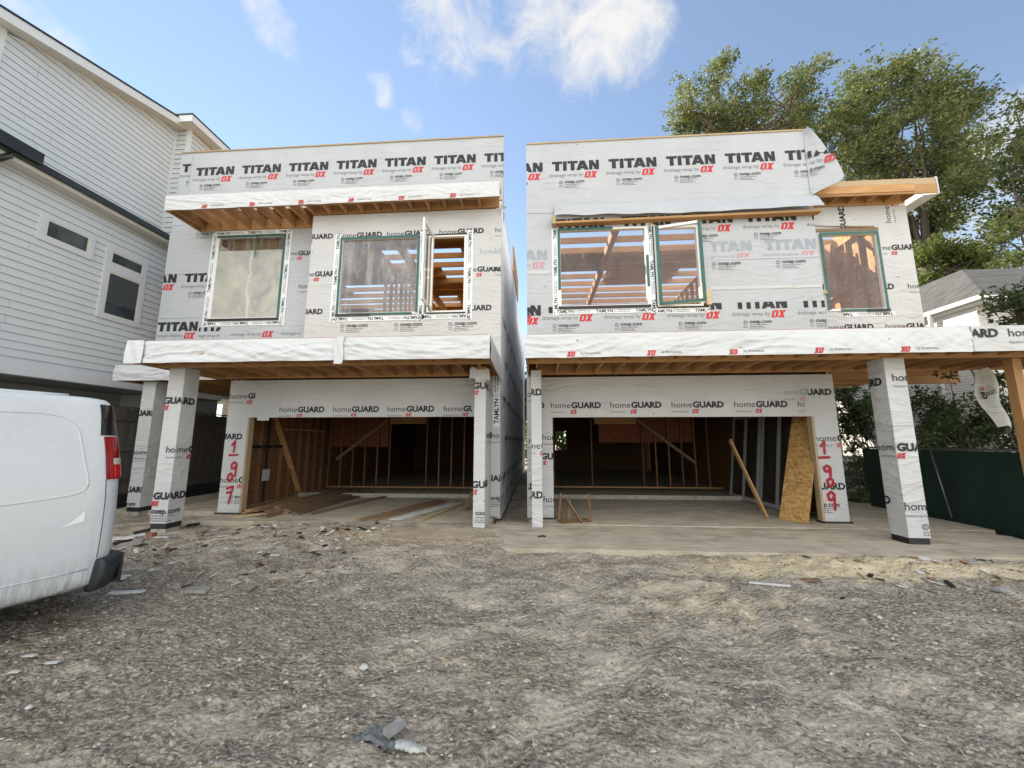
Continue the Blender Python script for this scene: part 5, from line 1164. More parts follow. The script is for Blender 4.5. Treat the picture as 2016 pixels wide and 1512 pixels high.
mb.build('ground_floor_wall', nl); part('porch_column', nl, (XN-.26, XN-.02, 10.15, 10.4, -.1, 2.96), m='trim_paint'); part('porch_wall', nl, (XN-1.3, XN-.1, 10.5, 12.6, -.1, 2.95), m='siding_shade')
# eave and gutter of the lower storey
mb = MB(); mb.box(XN, XN+.30, 4.0, 14.5, 7.30, 7.34, 'soffit_paint'); mb.box(XN+.30, XN+.325, 4.0, 14.5, 7.29, 7.42, 'soffit_paint'); mb.build('eave', nl)
mb = MB(); mb.box(XN+.326, XN+.43, 4.0, 14.5, 7.375, 7.50, 'roof_metal'); mb.face([(XN+.40, 4.0, 7.503), (XN+.40, 14.5, 7.503), (XU+.0, 14.5, 7.68), (XU+.0, 4.0, 7.68)], 'roof_metal'); mb.build('lower_roof', nl)
mb = MB(); mb.box(XN+.33, XN+.50, 4.0, 6.75, 7.42, 7.68, 'roof_metal'); mb.build('gutter', nl); mb = MB(); mb.tube([(XN+.42, 6.35, 7.45), (XN+.42, 6.3, 7.30), (XN+.30, 6.25, 7.2), (XN+.1, 6.2, 7.12)], .06, 'roof_metal', 10); mb.build('downspout', nl)
zr = lambda y: 10.56+(y-6.5)*.265
lap('upper_wall', nl, lambda u: (XU, 6.46+u*3.94), 7.62, lambda u: zr(6.46+u*3.94), 0)
part('wall_core', nl, (-18, XU-.006, 6.46, 10.4, 7.5, 10.5), m='siding_paint'); part('corner_board', nl, (XU-.08, XU+.03, 6.36, 6.475, 7.6, zr(6.4)), m='trim_paint'); part('corner_board', nl, (XU+.0, XU+.035, 10.33, 10.395, 7.8, zr(10.3)-.02), m='trim_paint')
cnr = atY(374, 268, 10.4); XB2 = cnr.x
lap('bump_wall', nl, lambda u: (XU+u*(XB2-XU), 10.40), 6.0, 11.55, 0, out=Vector((0, -1, 0)))
lap('bump_wall', nl, lambda u: (XB2, 10.40+u*8), 6.0, lambda u: 11.55, 0)
part('wall_core', nl, (-18, XB2-.006, 10.405, 18.4, 6.0, 11.5), m='siding_paint'); part('corner_board', nl, (XB2-.09, XB2+.03, 10.37, 10.45, 6.0, 11.55), m='trim_paint')
mb = MB(); ya, yb = 5.6, 10.55
def rk(x0, x1, z0, z1, m): 
    v = [(x0, ya, zr(ya)+z0), (x1, ya, zr(ya)+z0), (x1, yb, zr(yb)+z0), (x0, yb, zr(yb)+z0), (x0, ya, zr(ya)+z1), (x1, ya, zr(ya)+z1), (x1, yb, zr(yb)+z1), (x0, yb, zr(yb)+z1)]; b = len(mb.v); mb.v += v
    for q_ in [(0, 3, 2, 1), (4, 5, 6, 7), (0, 1, 5, 4), (2, 3, 7, 6), (3, 0, 4, 7), (1, 2, 6, 5)]: mb.f.append(tuple(b+k for k in q_)); mb.m.append(mb.mi(m)); mb.sm.append(False)
rk(-16, XU+.34, -.0, .04, 'soffit_paint'); rk(XU+.34, XU+.37, -.02, .20, 'trim_paint'); rk(-16, XU+.39, .205, .25, 'roof_metal'); mb.build('upper_roof', nl)
mb = MB(); mb.box(-16, XB2+.36, 10.05, 18.8, 11.55, 11.59, 'soffit_paint'); mb.box(XB2+.36, XB2+.385, 10.03, 18.8, 11.54, 11.76, 'trim_paint'); mb.box(XU+.375, XB2+.358, 10.03, 10.055, 11.54, 11.76, 'trim_paint'); mb.box(-16, XB2+.40, 10.01, 18.8, 11.762, 11.81, 'roof_metal'); mb.build('upper_roof', nl)
def nwin(y0, y1, z0, z1, glass='glass_dark', nm='window', trim=True):
    mb = MB(); t = .105
    for b in ((y0-t, y0, z0-t, z1+t), (y1, y1+t, z0-t, z1+t), (y0, y1, z0-t, z0), (y0, y1, z1, z1+t)): mb.box(XN, XN+.046, *b, 'siding_paint')
    w = mb.build(nm, nl); mb = MB(); f = .045
    for b in ((y0, y0+f, z0, z1), (y1-f, y1, z0, z1), (y0+f, y1-f, z0, z0+f), (y0+f, y1-f, z1-f, z1)): mb.box(XN+.0, XN+.040, *b, 'vinyl_cream')
    mb.build('window_frame', w); part('pane', w, (XN+.002, XN+.028, y0+f, y1-f, z0+f, z1-f), m=glass); return w
nwin(7.28, 8.14, 6.12, 6.56)
a_, b_ = atX(201, 615, XN), atX(273, 560, XN); w = nwin(8.62, 9.45, 4.78, 5.93, 'glass_dark'); part('blind', w, (XN+.0285, XN+.0295, 8.67, 9.40, 5.12, 5.88), m='blind'); nwin(8.62, 9.45, 6.14, 6.48)
nwin(10.25, 10.6, 5.15, 5.6)
# cream house further back
cw = thing('sided_house', 'cream lap-sided house glimpsed behind the wooden fence', 'house', (-13, 18.5, 0)); lap('side_wall', cw, lambda u: (-14.2+u*5, 16.4), 0, 4.6, 0, 'siding_cream', out=Vector((0, -1, 0)), step=.2); part('wall_core', cw, (-14.2, -9.2, 16.42, 20, 0, 4.6), m='siding_cream'); part('roof', cw, (-14.4, -9.0, 16.1, 20.2, 4.62, 4.8), m='shingles')

# wooden fence
fw_ = thing('wooden_fence', 'dark weathered board fence running back beside the grey house', 'fence', (-10.4, 9.5, 0))
mb = MB(); y = 5.2; k = 0
while y < 15.5:
    w_ = .138; o = .012 if k % 2 else 0; zt = 2.40+random.uniform(-.015, .015); mb.box(-10.42+o, -10.40+o, y, y+w_, .28, zt, 'fence_wood'); y += .131; k += 1
mb.build('board_panel', fw_)
for z in (.6, 1.35, 2.1): part('rail', fw_, (-10.385, -10.35, 5.2, 15.5, z, z+.09), m='fence_wood')
part('top_cap', fw_, (-10.45, -10.34, 5.2, 15.5, 2.42, 2.455), m='fence_wood')
for k in range(5): part('post', fw_, (-10.52, -10.425, 5.3+k*2.5, 5.4+k*2.5, -.1, 2.40), m='fence_wood')
part('kick_board', fw_, (-10.40, -10.36, 5.2, 15.5, -.1, .30), m='foam_membrane')

# ------------------------------------------------------------------ right side: screened fence, white brick house
ff = thing('screened_fence', 'temporary chain-link fence hung with dark green screen behind the right post', 'fence', (8.5, 9, 0))
def fx(y): return 8.72-.075*(11-y)
pl = []
mb = MB(); mb.grid(lambda u, v: (fx(5.5+u*5.6)+.025*math.sin(u*40+v*3)*math.sin(math.pi*v)-.03*v, 5.5+u*5.6, -.10+v*1.50+.015*math.sin(u*23)*(1-v)), 90, 12, 'green_mesh'); mb.build('green_screen', ff)
mb = MB(); mb.tube([(fx(5.5)+.03, 5.5, 1.43), (fx(11)+.03, 11.0, 1.43), (fx(11.12)+.03, 11.12, 1.38), (fx(11.15)+.03, 11.15, 1.25)], .022, 'steel', 8); mb.build('top_rail', ff)
for y in (5.6, 8.4, 11.13): mb = MB(); mb.tube([(fx(y)+.06, y, -.1), (fx(y)+.06, y, 1.42)], .026, 'steel', 8); mb.build('post', ff)
mb = MB(); mb.tube([(8.20, 8.75, 1.40), (8.12, 8.45, .10)], .014, 'steel', 8); mb.build('stay_bar', ff)
mb = MB(); mb.grid(lambda u, v: (fx(5.6+u*5.3)-.10*v-.02*math.sin(u*30), 5.6+u*5.3, -.06-.04*v+.02*math.sin(u*50)), 60, 3, 'foam_membrane'); mb.build('screen_hem', ff)
mb = MB()
lf = thing('wire_fence', 'thin wire fence beyond the green screen beside the right garage', 'fence', (8.6, 13, 0))
for z in (.05, .6, 1.15): mb = MB(); mb.tube([(8.78, 11.3, z), (9.0, 15, z)], .012, 'steel', 6); mb.build('wire_rail', lf)
mb = MB(); ln = [(8.78+.22*k/26, 11.3+3.7*k/26) for k in range(27)]
for x, y in ln: mb.tube([(x, y, -.1), (x, y, 1.15)], .004, 'steel', 4)
mb.build('wire_mesh', lf)
wf_ = thing('iron_fence', 'short black iron picket fence behind the right garage pier', 'fence', (9.6, 15, 0)); mb = MB()
for k in range(12): mb.tube([(9.0+k*.13, 15.2, -.1), (9.0+k*.13, 15.2, 1.75)], .012, 'black_iron', 6)
mb.build('pickets', wf_)
for z in (.25, 1.55): part('rail', wf_, (8.95, 10.5, 15.18, 15.22, z, z+.04), m='black_iron')
rn = thing('brick_house', 'white painted brick house with grey shingle hip roof on the right', 'house', (15, 14, 0))
mb = MB(); XW, YW = 11.35, 10.35
mb.face([(XW, 24, -.2), (XW, YW, -.2), (XW, YW, 5.1), (XW, 24, 5.1)], 'white_brick')
mb.face([(XW, YW, -.2), (22, YW, -.2), (22, YW, 5.1), (XW, YW, 5.1)], 'white_brick'); mb.build('wall', rn)
q = NT('white_board'); M['white_board'] = q.fin((.74, .73, .69), .55)
for k in range(3): part('frieze_board', rn, (XW-.035-.002*k, XW-.001, YW-.03, 24, 4.42+k*.23, 4.64+k*.23), m='white_board')
mb = MB(); ze = 5.16
mb.box(XW-.10, 22, YW-.38, YW-.36, ze-.12, ze+.06, 'white_board'); mb.box(XW-.12, XW-.10, YW-.38, 24, ze-.12, ze+.06, 'white_board'); mb.box(XW-.10, 22, YW-.36, YW, ze-.10, ze-.07, 'white_board'); mb.box(XW-.10, XW, YW, 24, ze-.10, ze-.07, 'white_board')
mb.box(XW-.22, XW-.121, YW-.38, 24, ze-.02, ze+.09, 'white_board'); mb.build('eave', rn)
hp = (XW+2.3, YW+2.3, 7.05); e0 = (XW-.20, YW-.40, ze+.065); mb = MB()
mb.face([e0, (22, e0[1], e0[2]), (22, hp[1], hp[2]), hp], 'shingles'); mb.face([(e0[0], 24, e0[2]), e0, hp, (hp[0], 24, hp[2])], 'shingles'); mb.face([hp, (22, hp[1], hp[2]), (22, 24, hp[2]), (hp[0], 24, hp[2])], 'shingles'); mb.build('roof', rn)
mb = MB(); mb.tube([(XW-.17, 11.35, ze), (XW-.16, 11.35, ze-.12), (XW-.14, 11.38, ze-.36), (XW-.10, 11.40, ze-.5), (XW-.10, 11.40, 0)], .055, 'white_board', 8); mb.build('downspout', rn)
w = MB(); w.box(XW-.03, XW-.002, 12.5, 13.4, 1.2, 2.8, 'white_board'); w = w.build('window', rn); part('pane', w, (XW-.036, XW-.031, 12.58, 13.32, 1.28, 2.72), m='glass_dark')

# ------------------------------------------------------------------ trees and shrubs
def leaves(centres, n, size, seed, wind=(.6, 0, .25), sq=.8, clump=5):
    """leaf-sized faces gathered in sprays inside the lobes of a crown"""
    rr = np.random.default_rng(seed); cs = np.array([c[:3] for c in centres]); rad = np.array([c[3] for c in centres]); wgt = rad**2.2; wgt /= wgt.sum()
    ns = n//clump; k = rr.choice(len(cs), ns, p=wgt); d = rr.normal(size=(ns, 3)); d /= np.linalg.norm(d, axis=1)[:, None]; d[:, 2] *= sq
    p = cs[k]+d*(rad[k]*(.25+.85*rr.random(ns)**.8))[:, None]
    hole = np.array([mnoise.noise(Vector(v)*(.9/max(.4, float(rad.mean())))+Vector((seed, 0, 0))) for v in p]); keep = hole > -.03; p = p[keep]; d = d[keep]; ns = len(p); hole = hole[keep]
    tone = np.repeat(np.clip(.42+.9*hole+.28*rr.normal(size=ns), 0, 1), clump)
    ax = d+np.array(wind)+rr.normal(size=(ns, 3))*.5; ax /= np.linalg.norm(ax, axis=1)[:, None]
    P = np.repeat(p, clump, 0)+np.repeat(ax, clump, 0)*np.tile(np.linspace(-1, 1.4, clump), ns)[:, None]*size*1.5+rr.normal(size=(ns*clump, 3))*size*.7
    A = np.repeat(ax, clump, 0)+rr.normal(size=(ns*clump, 3))*.7; A /= np.linalg.norm(A, axis=1)[:, None]; B = np.cross(A, rr.normal(size=A.shape)); B /= np.linalg.norm(B, axis=1)[:, None]
    L = size*(.6+.7*rr.random(len(P)))[:, None]; Nn = np.cross(A, B)
    V = np.stack([P-A*L*.9, P+B*L*.42+Nn*L*.12, P+A*L, P-B*L*.42+Nn*L*.12], 1).reshape(-1, 3); Q = np.arange(len(V)).reshape(-1, 4)
    return V, Q, np.repeat(np.clip(tone+.15*rr.normal(size=len(tone)), 0, 1), 4)
def crown(name, parent, centres, n, size, seed, m, wind=(.6, 0, .25), **k):
    V, Q, T = leaves(centres, n, size, seed, wind, **k); off = np.array(parent.location); me = bpy.data.meshes.new(name); fast_mesh(me, V-off, Q, False)
    a = me.attributes.new('leaf', 'FLOAT', 'POINT'); a.data.foreach_set('value', T.astype(np.float32)); me.materials.append(M[m]); o = bpy.data.objects.new(name, me); C.objects.link(o); o.parent = parent; return o
def limb(mb, a, b, r0, r1, m, seed=0, n=7, bend=.1):
    a, b = Vector(a), Vector(b); L = (b-a).length; pts = []
    for i in range(n+1):
        t = i/n; p = a.lerp(b, t); j = Vector((mnoise.noise(Vector((t*2.3, seed, 0))), mnoise.noise(Vector((t*2.3, seed, 5))), mnoise.noise(Vector((t*2.3, seed, 9)))))*L*bend*math.sin(math.pi*t); pts.append(p+j)
    mb.tube(pts, [r0+(r1-r0)*i/n for i in range(n+1)], m, 7); return pts
def lobes(list_, Y, ydep, seed):
    rr = random.Random(seed); out = []
    for px, py, r in list_:
        y = Y+rr.uniform(-ydep, ydep); p = atY(px, py, y); d = (p-Vector((0, 0, H))).length; out.append((p.x, p.y, p.z, r*d*.92/F*.82))
    return out
OAK = [(1352, 215, 38), (1350, 165, 30), (1400, 150, 34), (1424, 125, 24), (1400, 205, 50), (1390, 250, 55), (1450, 235, 48), (1478, 170, 26), (1500, 160, 20), (1480, 215, 42), (1520, 240, 38), (1345, 250, 34),
       (1580, 200, 42), (1600, 150, 32), (1615, 135, 22), (1565, 165, 28), (1590, 235, 48), (1550, 255, 36), (1630, 240, 40)]
OAK2 = [(1700, 150, 36), (1690, 200, 48), (1745, 135, 30), (1790, 135, 34), (1800, 190, 52), (1745, 215, 58), (1660, 265, 55), (1850, 190, 38), (1880, 210, 38), (1905, 205, 28), (1870, 260, 55), (1810, 270, 62), (1740, 300, 62), (1680, 330, 55),
        (1925, 240, 30), (1945, 270, 26), (1900, 300, 40), (1850, 330, 52), (1780, 350, 55), (1905, 345, 34), (1870, 380, 40), (1890, 400, 30), (1840, 420, 40), (1860, 455, 34), (1810, 440, 36), (1825, 485, 28), (1700, 250, 50), (1640, 300, 40)]
def tree(name, label, base, lob, n, size, seed, leafm, trunk_r, group=None, wind=(.6, 0, .25), barkm='bark', nlimb=12):
    t = thing(name, label, 'tree', base, group); mb = MB(); b = Vector(base)
    cs = sorted(lob, key=lambda c: -c[3]); ctr = sum((Vector(c[:3]) for c in lob), Vector())/len(lob); zlow = min(c[2] for c in lob)
    fork = Vector((b.x*.5+ctr.x*.5, b.y*.5+ctr.y*.5, max(b.z+1.2, zlow-.25*(ctr.z-zlow)-.2)))
    limb(mb, base, fork, trunk_r*1.25, trunk_r*.8, barkm, seed, 9, .05); mb.build('trunk', t)
    for i, c in enumerate(cs[:nlimb]):
        mb = MB(); pts = limb(mb, fork, c[:3], trunk_r*.55, trunk_r*.08, barkm, seed+i*3.1, 8, .10)
        for k in range(4):
            o = cs[(i*4+k*7) % len(cs)]; s0 = pts[3+k % 4]
            if (Vector(o[:3])-s0).length < c[3]*5: limb(mb, s0, Vector(o[:3]), trunk_r*.16, trunk_r*.03, barkm, seed+k+i, 5, .15)
        mb.build('limb', t)
    crown('crown', t, lob, n, size, seed, leafm, wind); return t
tree('oak_tree', 'tall oak whose tips rise above the right parapet, left of the larger oak', (12.5, 25, -.1), lobes(OAK, 25, 2.0, 1), 27000, .135, 2, 'leaf_oak', .34)
tree('oak_tree', 'largest oak, wind-swept, behind the right end of the right townhouse', (23.0, 24, -.1), lobes(OAK2, 24, 2.6, 2), 64000, .135, 3, 'leaf_oak', .42)
EDGE = [(2000, 220, 26), (2030, 240, 40), (2010, 300, 34), (1980, 330, 22), (2050, 320, 50), (2000, 380, 36), (1985, 420, 26), (2040, 410, 50), (1965, 400, 18), (2010, 450, 42), (1985, 475, 34), (2050, 480, 50), (1990, 510, 26), (2020, 515, 34), (2100, 300, 80), (2110, 420, 80), (1975, 255, 14)]
tree('oak_tree', 'dark oak cut by the right edge of the photo above the shingle roof', (25, 18.0, -.1), lobes(EDGE, 18.0, 1.2, 4), 20000, .12, 6, 'leaf_oak', .3, wind=(-.6, 0, .1))
BR = [(1840, 500, 34), (1870, 520, 40), (1830, 530, 34), (1850, 555, 40), (1900, 530, 26), (1830, 575, 26), (1925, 505, 20), (1950, 510, 20), (1975, 512, 18), (1895, 505, 22)]
tree('yellow_green_tree', 'bright yellow-green tree behind the shingle roof', (19.5, 21.5, -.1), lobes(BR, 21.5, .9, 5), 15000, .13, 8, 'leaf_bright', .16, wind=(.2, 0, .5))
SH = [(1965, 605, 16), (1985, 610, 20), (2005, 600, 24), (1950, 590, 8), (2030, 590, 40), (1995, 625, 14), (2012, 580, 14), (2040, 630, 40), (1940, 578, 5)]
tree('garden_tree', 'low dark branches reaching in from the right edge over the canopy', (11.6, 9.0, -.1), lobes(SH, 9.0, .3, 6), 4200, .062, 9, 'leaf_shrub', .06, wind=(-.7, -.2, .1), nlimb=7)
def shrub(label, base, lob, n, size, seed, m='leaf_shrub', stem=.02):
    t = thing('shrub', label, 'shrub', base, 'shrubs behind the screened fence'); mb = MB()
    for i, c in enumerate(lob): limb(mb, (base[0]+.08*math.sin(i*2.4), base[1]+.08*math.cos(i*2.4), base[2]), c[:3], stem, .006, 'bark', seed+i, 6, .12)
    mb.build('stems', t); crown('foliage', t, lob, n, size, seed, m, (0, 0, .3)); return t
shrub('broad dark shrub behind the green screen right of the wrapped post', (9.75, 9.3, -.1), lobes([(1830, 810, 44), (1870, 790, 40), (1900, 830, 44), (1850, 850, 48), (1800, 850, 34), (1930, 860, 40), (1880, 870, 44), (1870, 750, 18), (1810, 790, 22), (1950, 840, 24)], 9.3, .35, 21), 9000, .055, 22)
shrub('leggy shrub with pale gaps beside the bare wooden post', (10.6, 9.1, -.1), lobes([(1950, 770, 22), (1975, 800, 24), (1960, 830, 26), (1985, 850, 26), (1940, 800, 16), (1970, 745, 12), (1995, 880, 22), (2010, 820, 26)], 9.1, .3, 23), 3000, .055, 24)
shrub('light leafy sapling between the right garage pier and the wrapped post', (10.4, 12.6, -.1), lobes([(1665, 770, 26), (1675, 840, 30), (1650, 820, 24), (1690, 790, 26), (1715, 800, 24), (1680, 820, 22), (1710, 830, 24), (1670, 800, 14), (1730, 850, 24), (1690, 850, 18), (1700, 920, 26), (1675, 880, 16)], 12.6, .4, 25), 6500, .075, 26, 'leaf_shrub')
shrub('low dark undergrowth at the foot of the wire fence', (9.6, 12.4, -.1), lobes([(1690, 930, 30), (1680, 960, 26), (1710, 950, 26), (1695, 985, 22), (1665, 930, 16)], 12.4, .3, 27), 3200, .06, 28)
for i, (x, y) in enumerate(((-2.5, 31), (2.3, 25.0), (6, 32))):
    lb = [(x+random.uniform(-1.6, 1.6)*(1.6 if i == 1 else 1)-(1.6 if i == 1 else 0), y+random.uniform(-1, 1), random.uniform(.6, 4.2)*(1.6 if i == 1 else 1), random.uniform(.8, 1.3)) for _ in range(18 if i == 1 else 9)]  # middle tree enlarged to block sun through the back window
    tree('garden_tree', ['sunlit tree glimpsed through the left house from the back garden', 'leafy tree seen through the small back window of the right garage', 'bushy tree seen in the back garden through the right open casement'][i], (x, y, -.1), lb, [7000, 16000, 7000][i], .15, 40+i, ['leaf_bright', 'leaf_shrub', 'leaf_bright'][i], .12)

# ------------------------------------------------------------------ timber and things standing about
def board(name, label, cat, a, b, w, h, m, group=None, up=(0, 0, 1)):
    mb = MB(); mb.beam(a, b, w, h, m, up); return single(mb, name, label, cat, group)
rr = random.Random(3); ZF = .0
# pile of framing lumber along the left wall of the left garage
lay = [(0, 8), (1, 6), (2, 4)]
for l, n in lay:
    for k in range(n):
        x = -6.35+k*.152+rr.uniform(-.012, .012)+l*.03; y0 = 8.25+rr.uniform(-.25, .35)+.1*l; y1 = 11.9+rr.uniform(-.5, .2); z = .02+l*.042
        yw = rr.uniform(-.02, .05)
        board('lumber_board', 'framing board in the pile along the left wall of the left garage', 'board', (x, y0, z), (x+yw+.12, y1, z), .14, .038, rr.choice(['lumber_y', 'lumber_old', 'lumber_old']), 'boards piled in the left garage')
board('lumber_board', 'loose framing board on the left garage floor, between the pile and the brown planks', 'board', (-5.0, 8.4, .02), (-4.35, 11.4, .02), .14, .038, 'lumber_old')
board('plank', 'left one of two long brown planks on the left garage floor', 'plank', (-3.62, 7.85, .02), (-2.70, 10.6, .02), .13, .038, 'lumber_old'); board('plank', 'right one of two long brown planks, nearest the pale boards', 'plank', (-3.35, 7.92, .02), (-2.50, 10.4, .02), .13, .038, 'lumber_old')
plain('board_pale', (.60, .61, .56), .8, .15, 5, .2)
board('siding_board', 'wide pale board on the left garage floor', 'board', (-2.95, 7.98, .012), (-2.12, 10.1, .012), .24, .016, 'board_pale'); board('siding_board', 'narrow pale board, right of the wide one, on the left garage floor', 'board', (-2.42, 7.95, .012), (-1.98, 10.05, .012), .15, .016, 'lumber_pale')
board('scrap_board', 'short weathered offcut lying against the left garage pier', 'board', (-6.55, 8.12, .0), (-5.95, 8.3, .04), .2, .03, 'lumber_pale')
board('leaning_board', 'dark board leaning in the back corner of the left garage', 'board', (-1.75, 9.3, .0), (-1.3, 9.5, 1.0), .14, .038, 'lumber_old')
# right garage
mb = MB(); a = Vector((4.95, 7.98, 0)); b = Vector((5.52, 8.7, 2.42)); up = (b-a).normalized(); sd = Vector((.66, -.42, 0)).normalized(); nn = up.cross(sd).normalized()
sheet = thing('leaning_sheet', 'rough strand-board sheet leaning against the right garage pier', 'board', (4.9, 8.2, 0))
c1 = atZ(1562, 1027, 0); sd = (atZ(1580, 1031, 0)-atZ(1534, 1023, 0)).normalized(); up = (Vector((.36, .22, 1))).normalized(); nn = up.cross(sd).normalized(); sd = nn.cross(up).normalized(); mb = MB()
for k in range(3):
    c0 = c1+sd*.0+up*(.40+.805*k); mb.obox(c0, sd*.27, up*.3995, nn*.008, 'osb')
mb.v = list(mb.v); mb.build('sheet', sheet)
board('brace_board', 'bare board leaning diagonally against the window units in the right garage', 'board', (4.70, 8.6, .02), (4.42, 9.3, 1.62), .09, .038, 'lumber_y', up=(1, 0, 0))
q = NT('frame_grey'); M['frame_grey'] = q.fin((.30, .315, .31), .45); clearglass('glass_unit', (.35, .4, .38), .08)
for k, (y0, lab) in enumerate(((8.95, 'nearer grey patio door unit leaning inside the right garage'), (10.45, 'farther grey patio door unit leaning inside the right garage'))):
    t = thing('door_unit', lab, 'door', (5.5, y0+.7, 0), 'door units leaning in the right garage'); lean = .28; w_ = 1.4; h_ = 2.3; mb = MB()
    P_ = lambda y, z: Vector((5.52+lean*z/h_, y, z+.02))
    for (y_, wd) in ((0, .07), (.66, .09), (1.33, .07)): mb.beam(P_(y0+y_+.035, 0), P_(y0+y_+.035, h_), .05, wd, 'frame_grey', (0, 1, 0))
    mb.build('frame', t); mb = MB()
    for z in (.06, h_-.05): mb.beam(P_(y0, z), P_(y0+w_, z), .05, .10, 'frame_grey')
    mb.build('rail', t); mb = MB(); mb.face([P_(y0+.05, .1), P_(y0+w_-.05, .1), P_(y0+w_-.05, h_-.1), P_(y0+.05, h_-.1)], 'glass_unit'); mb.build('pane', t)
sc_l = [((.40, 8.12, .0), (.46, 8.40, .50)), ((.50, 8.05, 0), (.43, 8.42, .40)), ((.60, 8.12, 0), (.66, 8.40, .36)), ((.84, 8.02, 0), (.56, 8.35, .42)), ((1.02, 8.10, 0), (1.06, 8.5, .48)), ((.42, 7.98, .02), (.98, 8.16, .03))]
labs = ['leftmost stub of scrap lumber propped inside the right garage doorway', 'second stub of scrap lumber from the left corner of the right garage', 'short middle stub of scrap lumber in the right garage doorway', 'slanted stub of scrap lumber leaning towards the middle one', 'rightmost scrap stub, standing apart in the right garage doorway', 'scrap stub lying flat at the foot of the propped ones']
for (a, b), lab in zip(sc_l, labs): board('scrap_stub', lab, 'board', a, b, .08, .035, rr.choice(['stud_shaded', 'lumber_old']), 'scrap lumber in the right garage doorway', (.9, .2, .3))

# ------------------------------------------------------------------ debris on the ground
def rock(px, py, r, m, name, label, cat, sq=(1, 1, .6), z=None, group=None, seed=1):
    p = atZ(px, py, GZ); p = atZ(px, py, gz(p.x, p.y)); mb = MB(); lump(mb, (p.x, p.y, p.z+r*sq[2]*.55), r, m, seed, sq); return single(mb, name, label, cat, group)
rock(716, 1316, .030, 'stone_white', 'white_stone', 'bright white stone, largest one, in the dirt at lower centre', 'stone', seed=2)
for i, (px, py, lab) in enumerate(((1586, 1221, 'small pale stone in the dirt below the sand spill'), (1731, 1217, 'round white stone in the dirt right of the small pale one'), (1475, 1467, 'grey pebble near the bottom edge, right of the rag'), (966, 1402, 'small cream stone on the dirt right of the white one'), (57, 1394, 'white chip at the bottom left corner of the dirt'))):
    rock(px, py, .018+.006*(i % 2), ['stone_white', 'stone_white', 'stone_grey', 'stone_white', 'stone_white'][i], 'stone', lab, 'stone', seed=5+i)
for i, (px, py, r, lab) in enumerate(((1815, 1104, .085, 'large pale rubble lump at the foot of the right post'), (1842, 1109, .07, 'flat rubble lump right of the pale one by the slab'), (1870, 1112, .05, 'grey rubble lump at the slab edge'), (1915, 1113, .07, 'broad grey rubble slab below the right canopy'), (1945, 1118, .03, 'small white rubble chip by the slab'), (1975, 1165, .07, 'rounded grey stone on the sand at the right edge'))):
    rock(px, py, r, ['stone_white', 'stone_white', 'stone_grey', 'stone_grey', 'stone_white', 'stone_grey'][i], 'rubble', lab, 'rubble', (1.3, .8, .45), seed=30+i, group='rubble along the right slab')
rock(1938, 1107, .07, 'foam_membrane', 'plastic_scrap', 'black crumpled plastic scrap at the right slab edge', 'plastic scrap', (1.6, .7, .35), seed=44)
def slabchip(px, py, w, d, h, rot, tilt, m, name, label, cat, group=None):
    p = atZ(px, py, GZ); p = atZ(px, py, gz(p.x, p.y)); mb = MB(); a = R(rot); ax = Vector((math.cos(a), math.sin(a), tilt)); ay = Vector((-math.sin(a), math.cos(a), 0)); az = ax.cross(ay)
    mb.obox((p.x, p.y, p.z+h*.6+abs(tilt)*w*.4), ax*w/2, ay*d/2, az*h/2, m); 
    for i, v in enumerate(mb.v): n_ = mnoise.noise_vector(Vector(v)*9)*min(w, d)*.22; mb.v[i] = (v[0]+n_.x, v[1]+n_.y, v[2]+n_.z*.15)
    return single(mb, name, label, cat, group)
slabchip(258, 1076, .30, .20, .05, 30, .16, 'stone_grey', 'tile_shard', 'largest flat grey shard by the van bumper', 'rubble', 'rubble beside the van'); slabchip(246, 1062, .34, .12, .03, 12, .05, 'stone_white', 'tile_shard', 'white broken strip just behind the largest grey shard', 'rubble', 'rubble beside the van')
slabchip(268, 1058, .22, .10, .03, 50, .1, 'paper', 'tile_shard', 'crumpled white shard right of the broken strip', 'rubble', 'rubble beside the van'); slabchip(240, 1072, .16, .14, .05, 0, .1, 'foam_membrane', 'plastic_scrap', 'black plastic scrap beside the van bumper', 'plastic scrap')
slabchip(283, 1050, .28, .06, .05, 60, .12, 'foam_membrane', 'pipe_scrap', 'black length of scrap lying left of the left post footing', 'scrap'); slabchip(297, 1058, .11, .09, .07, 10, 0, 'brick_chip', 'brick_chip', 'small tan brick chip at the left post footing', 'brick'); slabchip(318, 1059, .26, .05, .02, 4, 0, 'stone_white', 'white_strip', 'white strip lying at the foot of the left post', 'scrap')
slabchip(420, 1033, .5, .12, .05, 40, .1, 'foam_membrane', 'membrane_strip', 'torn black membrane strip running from the left garage pier', 'scrap'); slabchip(497, 1020, .62, .07, .03, 25, .12, 'foam_membrane', 'membrane_strip', 'black membrane offcut right of the left garage pier', 'scrap'); slabchip(380, 1036, .2, .1, .04, 30, .1, 'foam_membrane', 'membrane_strip', 'small black membrane scrap right of the left post', 'scrap')
slabchip(1063, 1062, .2, .1, .04, 20, .1, 'foam_membrane', 'plastic_scrap', 'black plastic scrap at the foot of the right fin wall', 'plastic scrap'); slabchip(1630, 1045, .2, .12, .10, 40, .2, 'foam_membrane', 'membrane_strip', 'crumpled black membrane at the foot of the right garage pier', 'scrap')
slabchip(1690, 1082, .5, .03, .012, 8, 0, 'brick_chip', 'red_stick', 'thin red-brown stick on the sand before the right post', 'stick'); slabchip(1716, 1080, .22, .02, .012, 20, 0, 'crumb_dark', 'twig', 'dark twig on the sand beside the red-brown stick', 'stick')
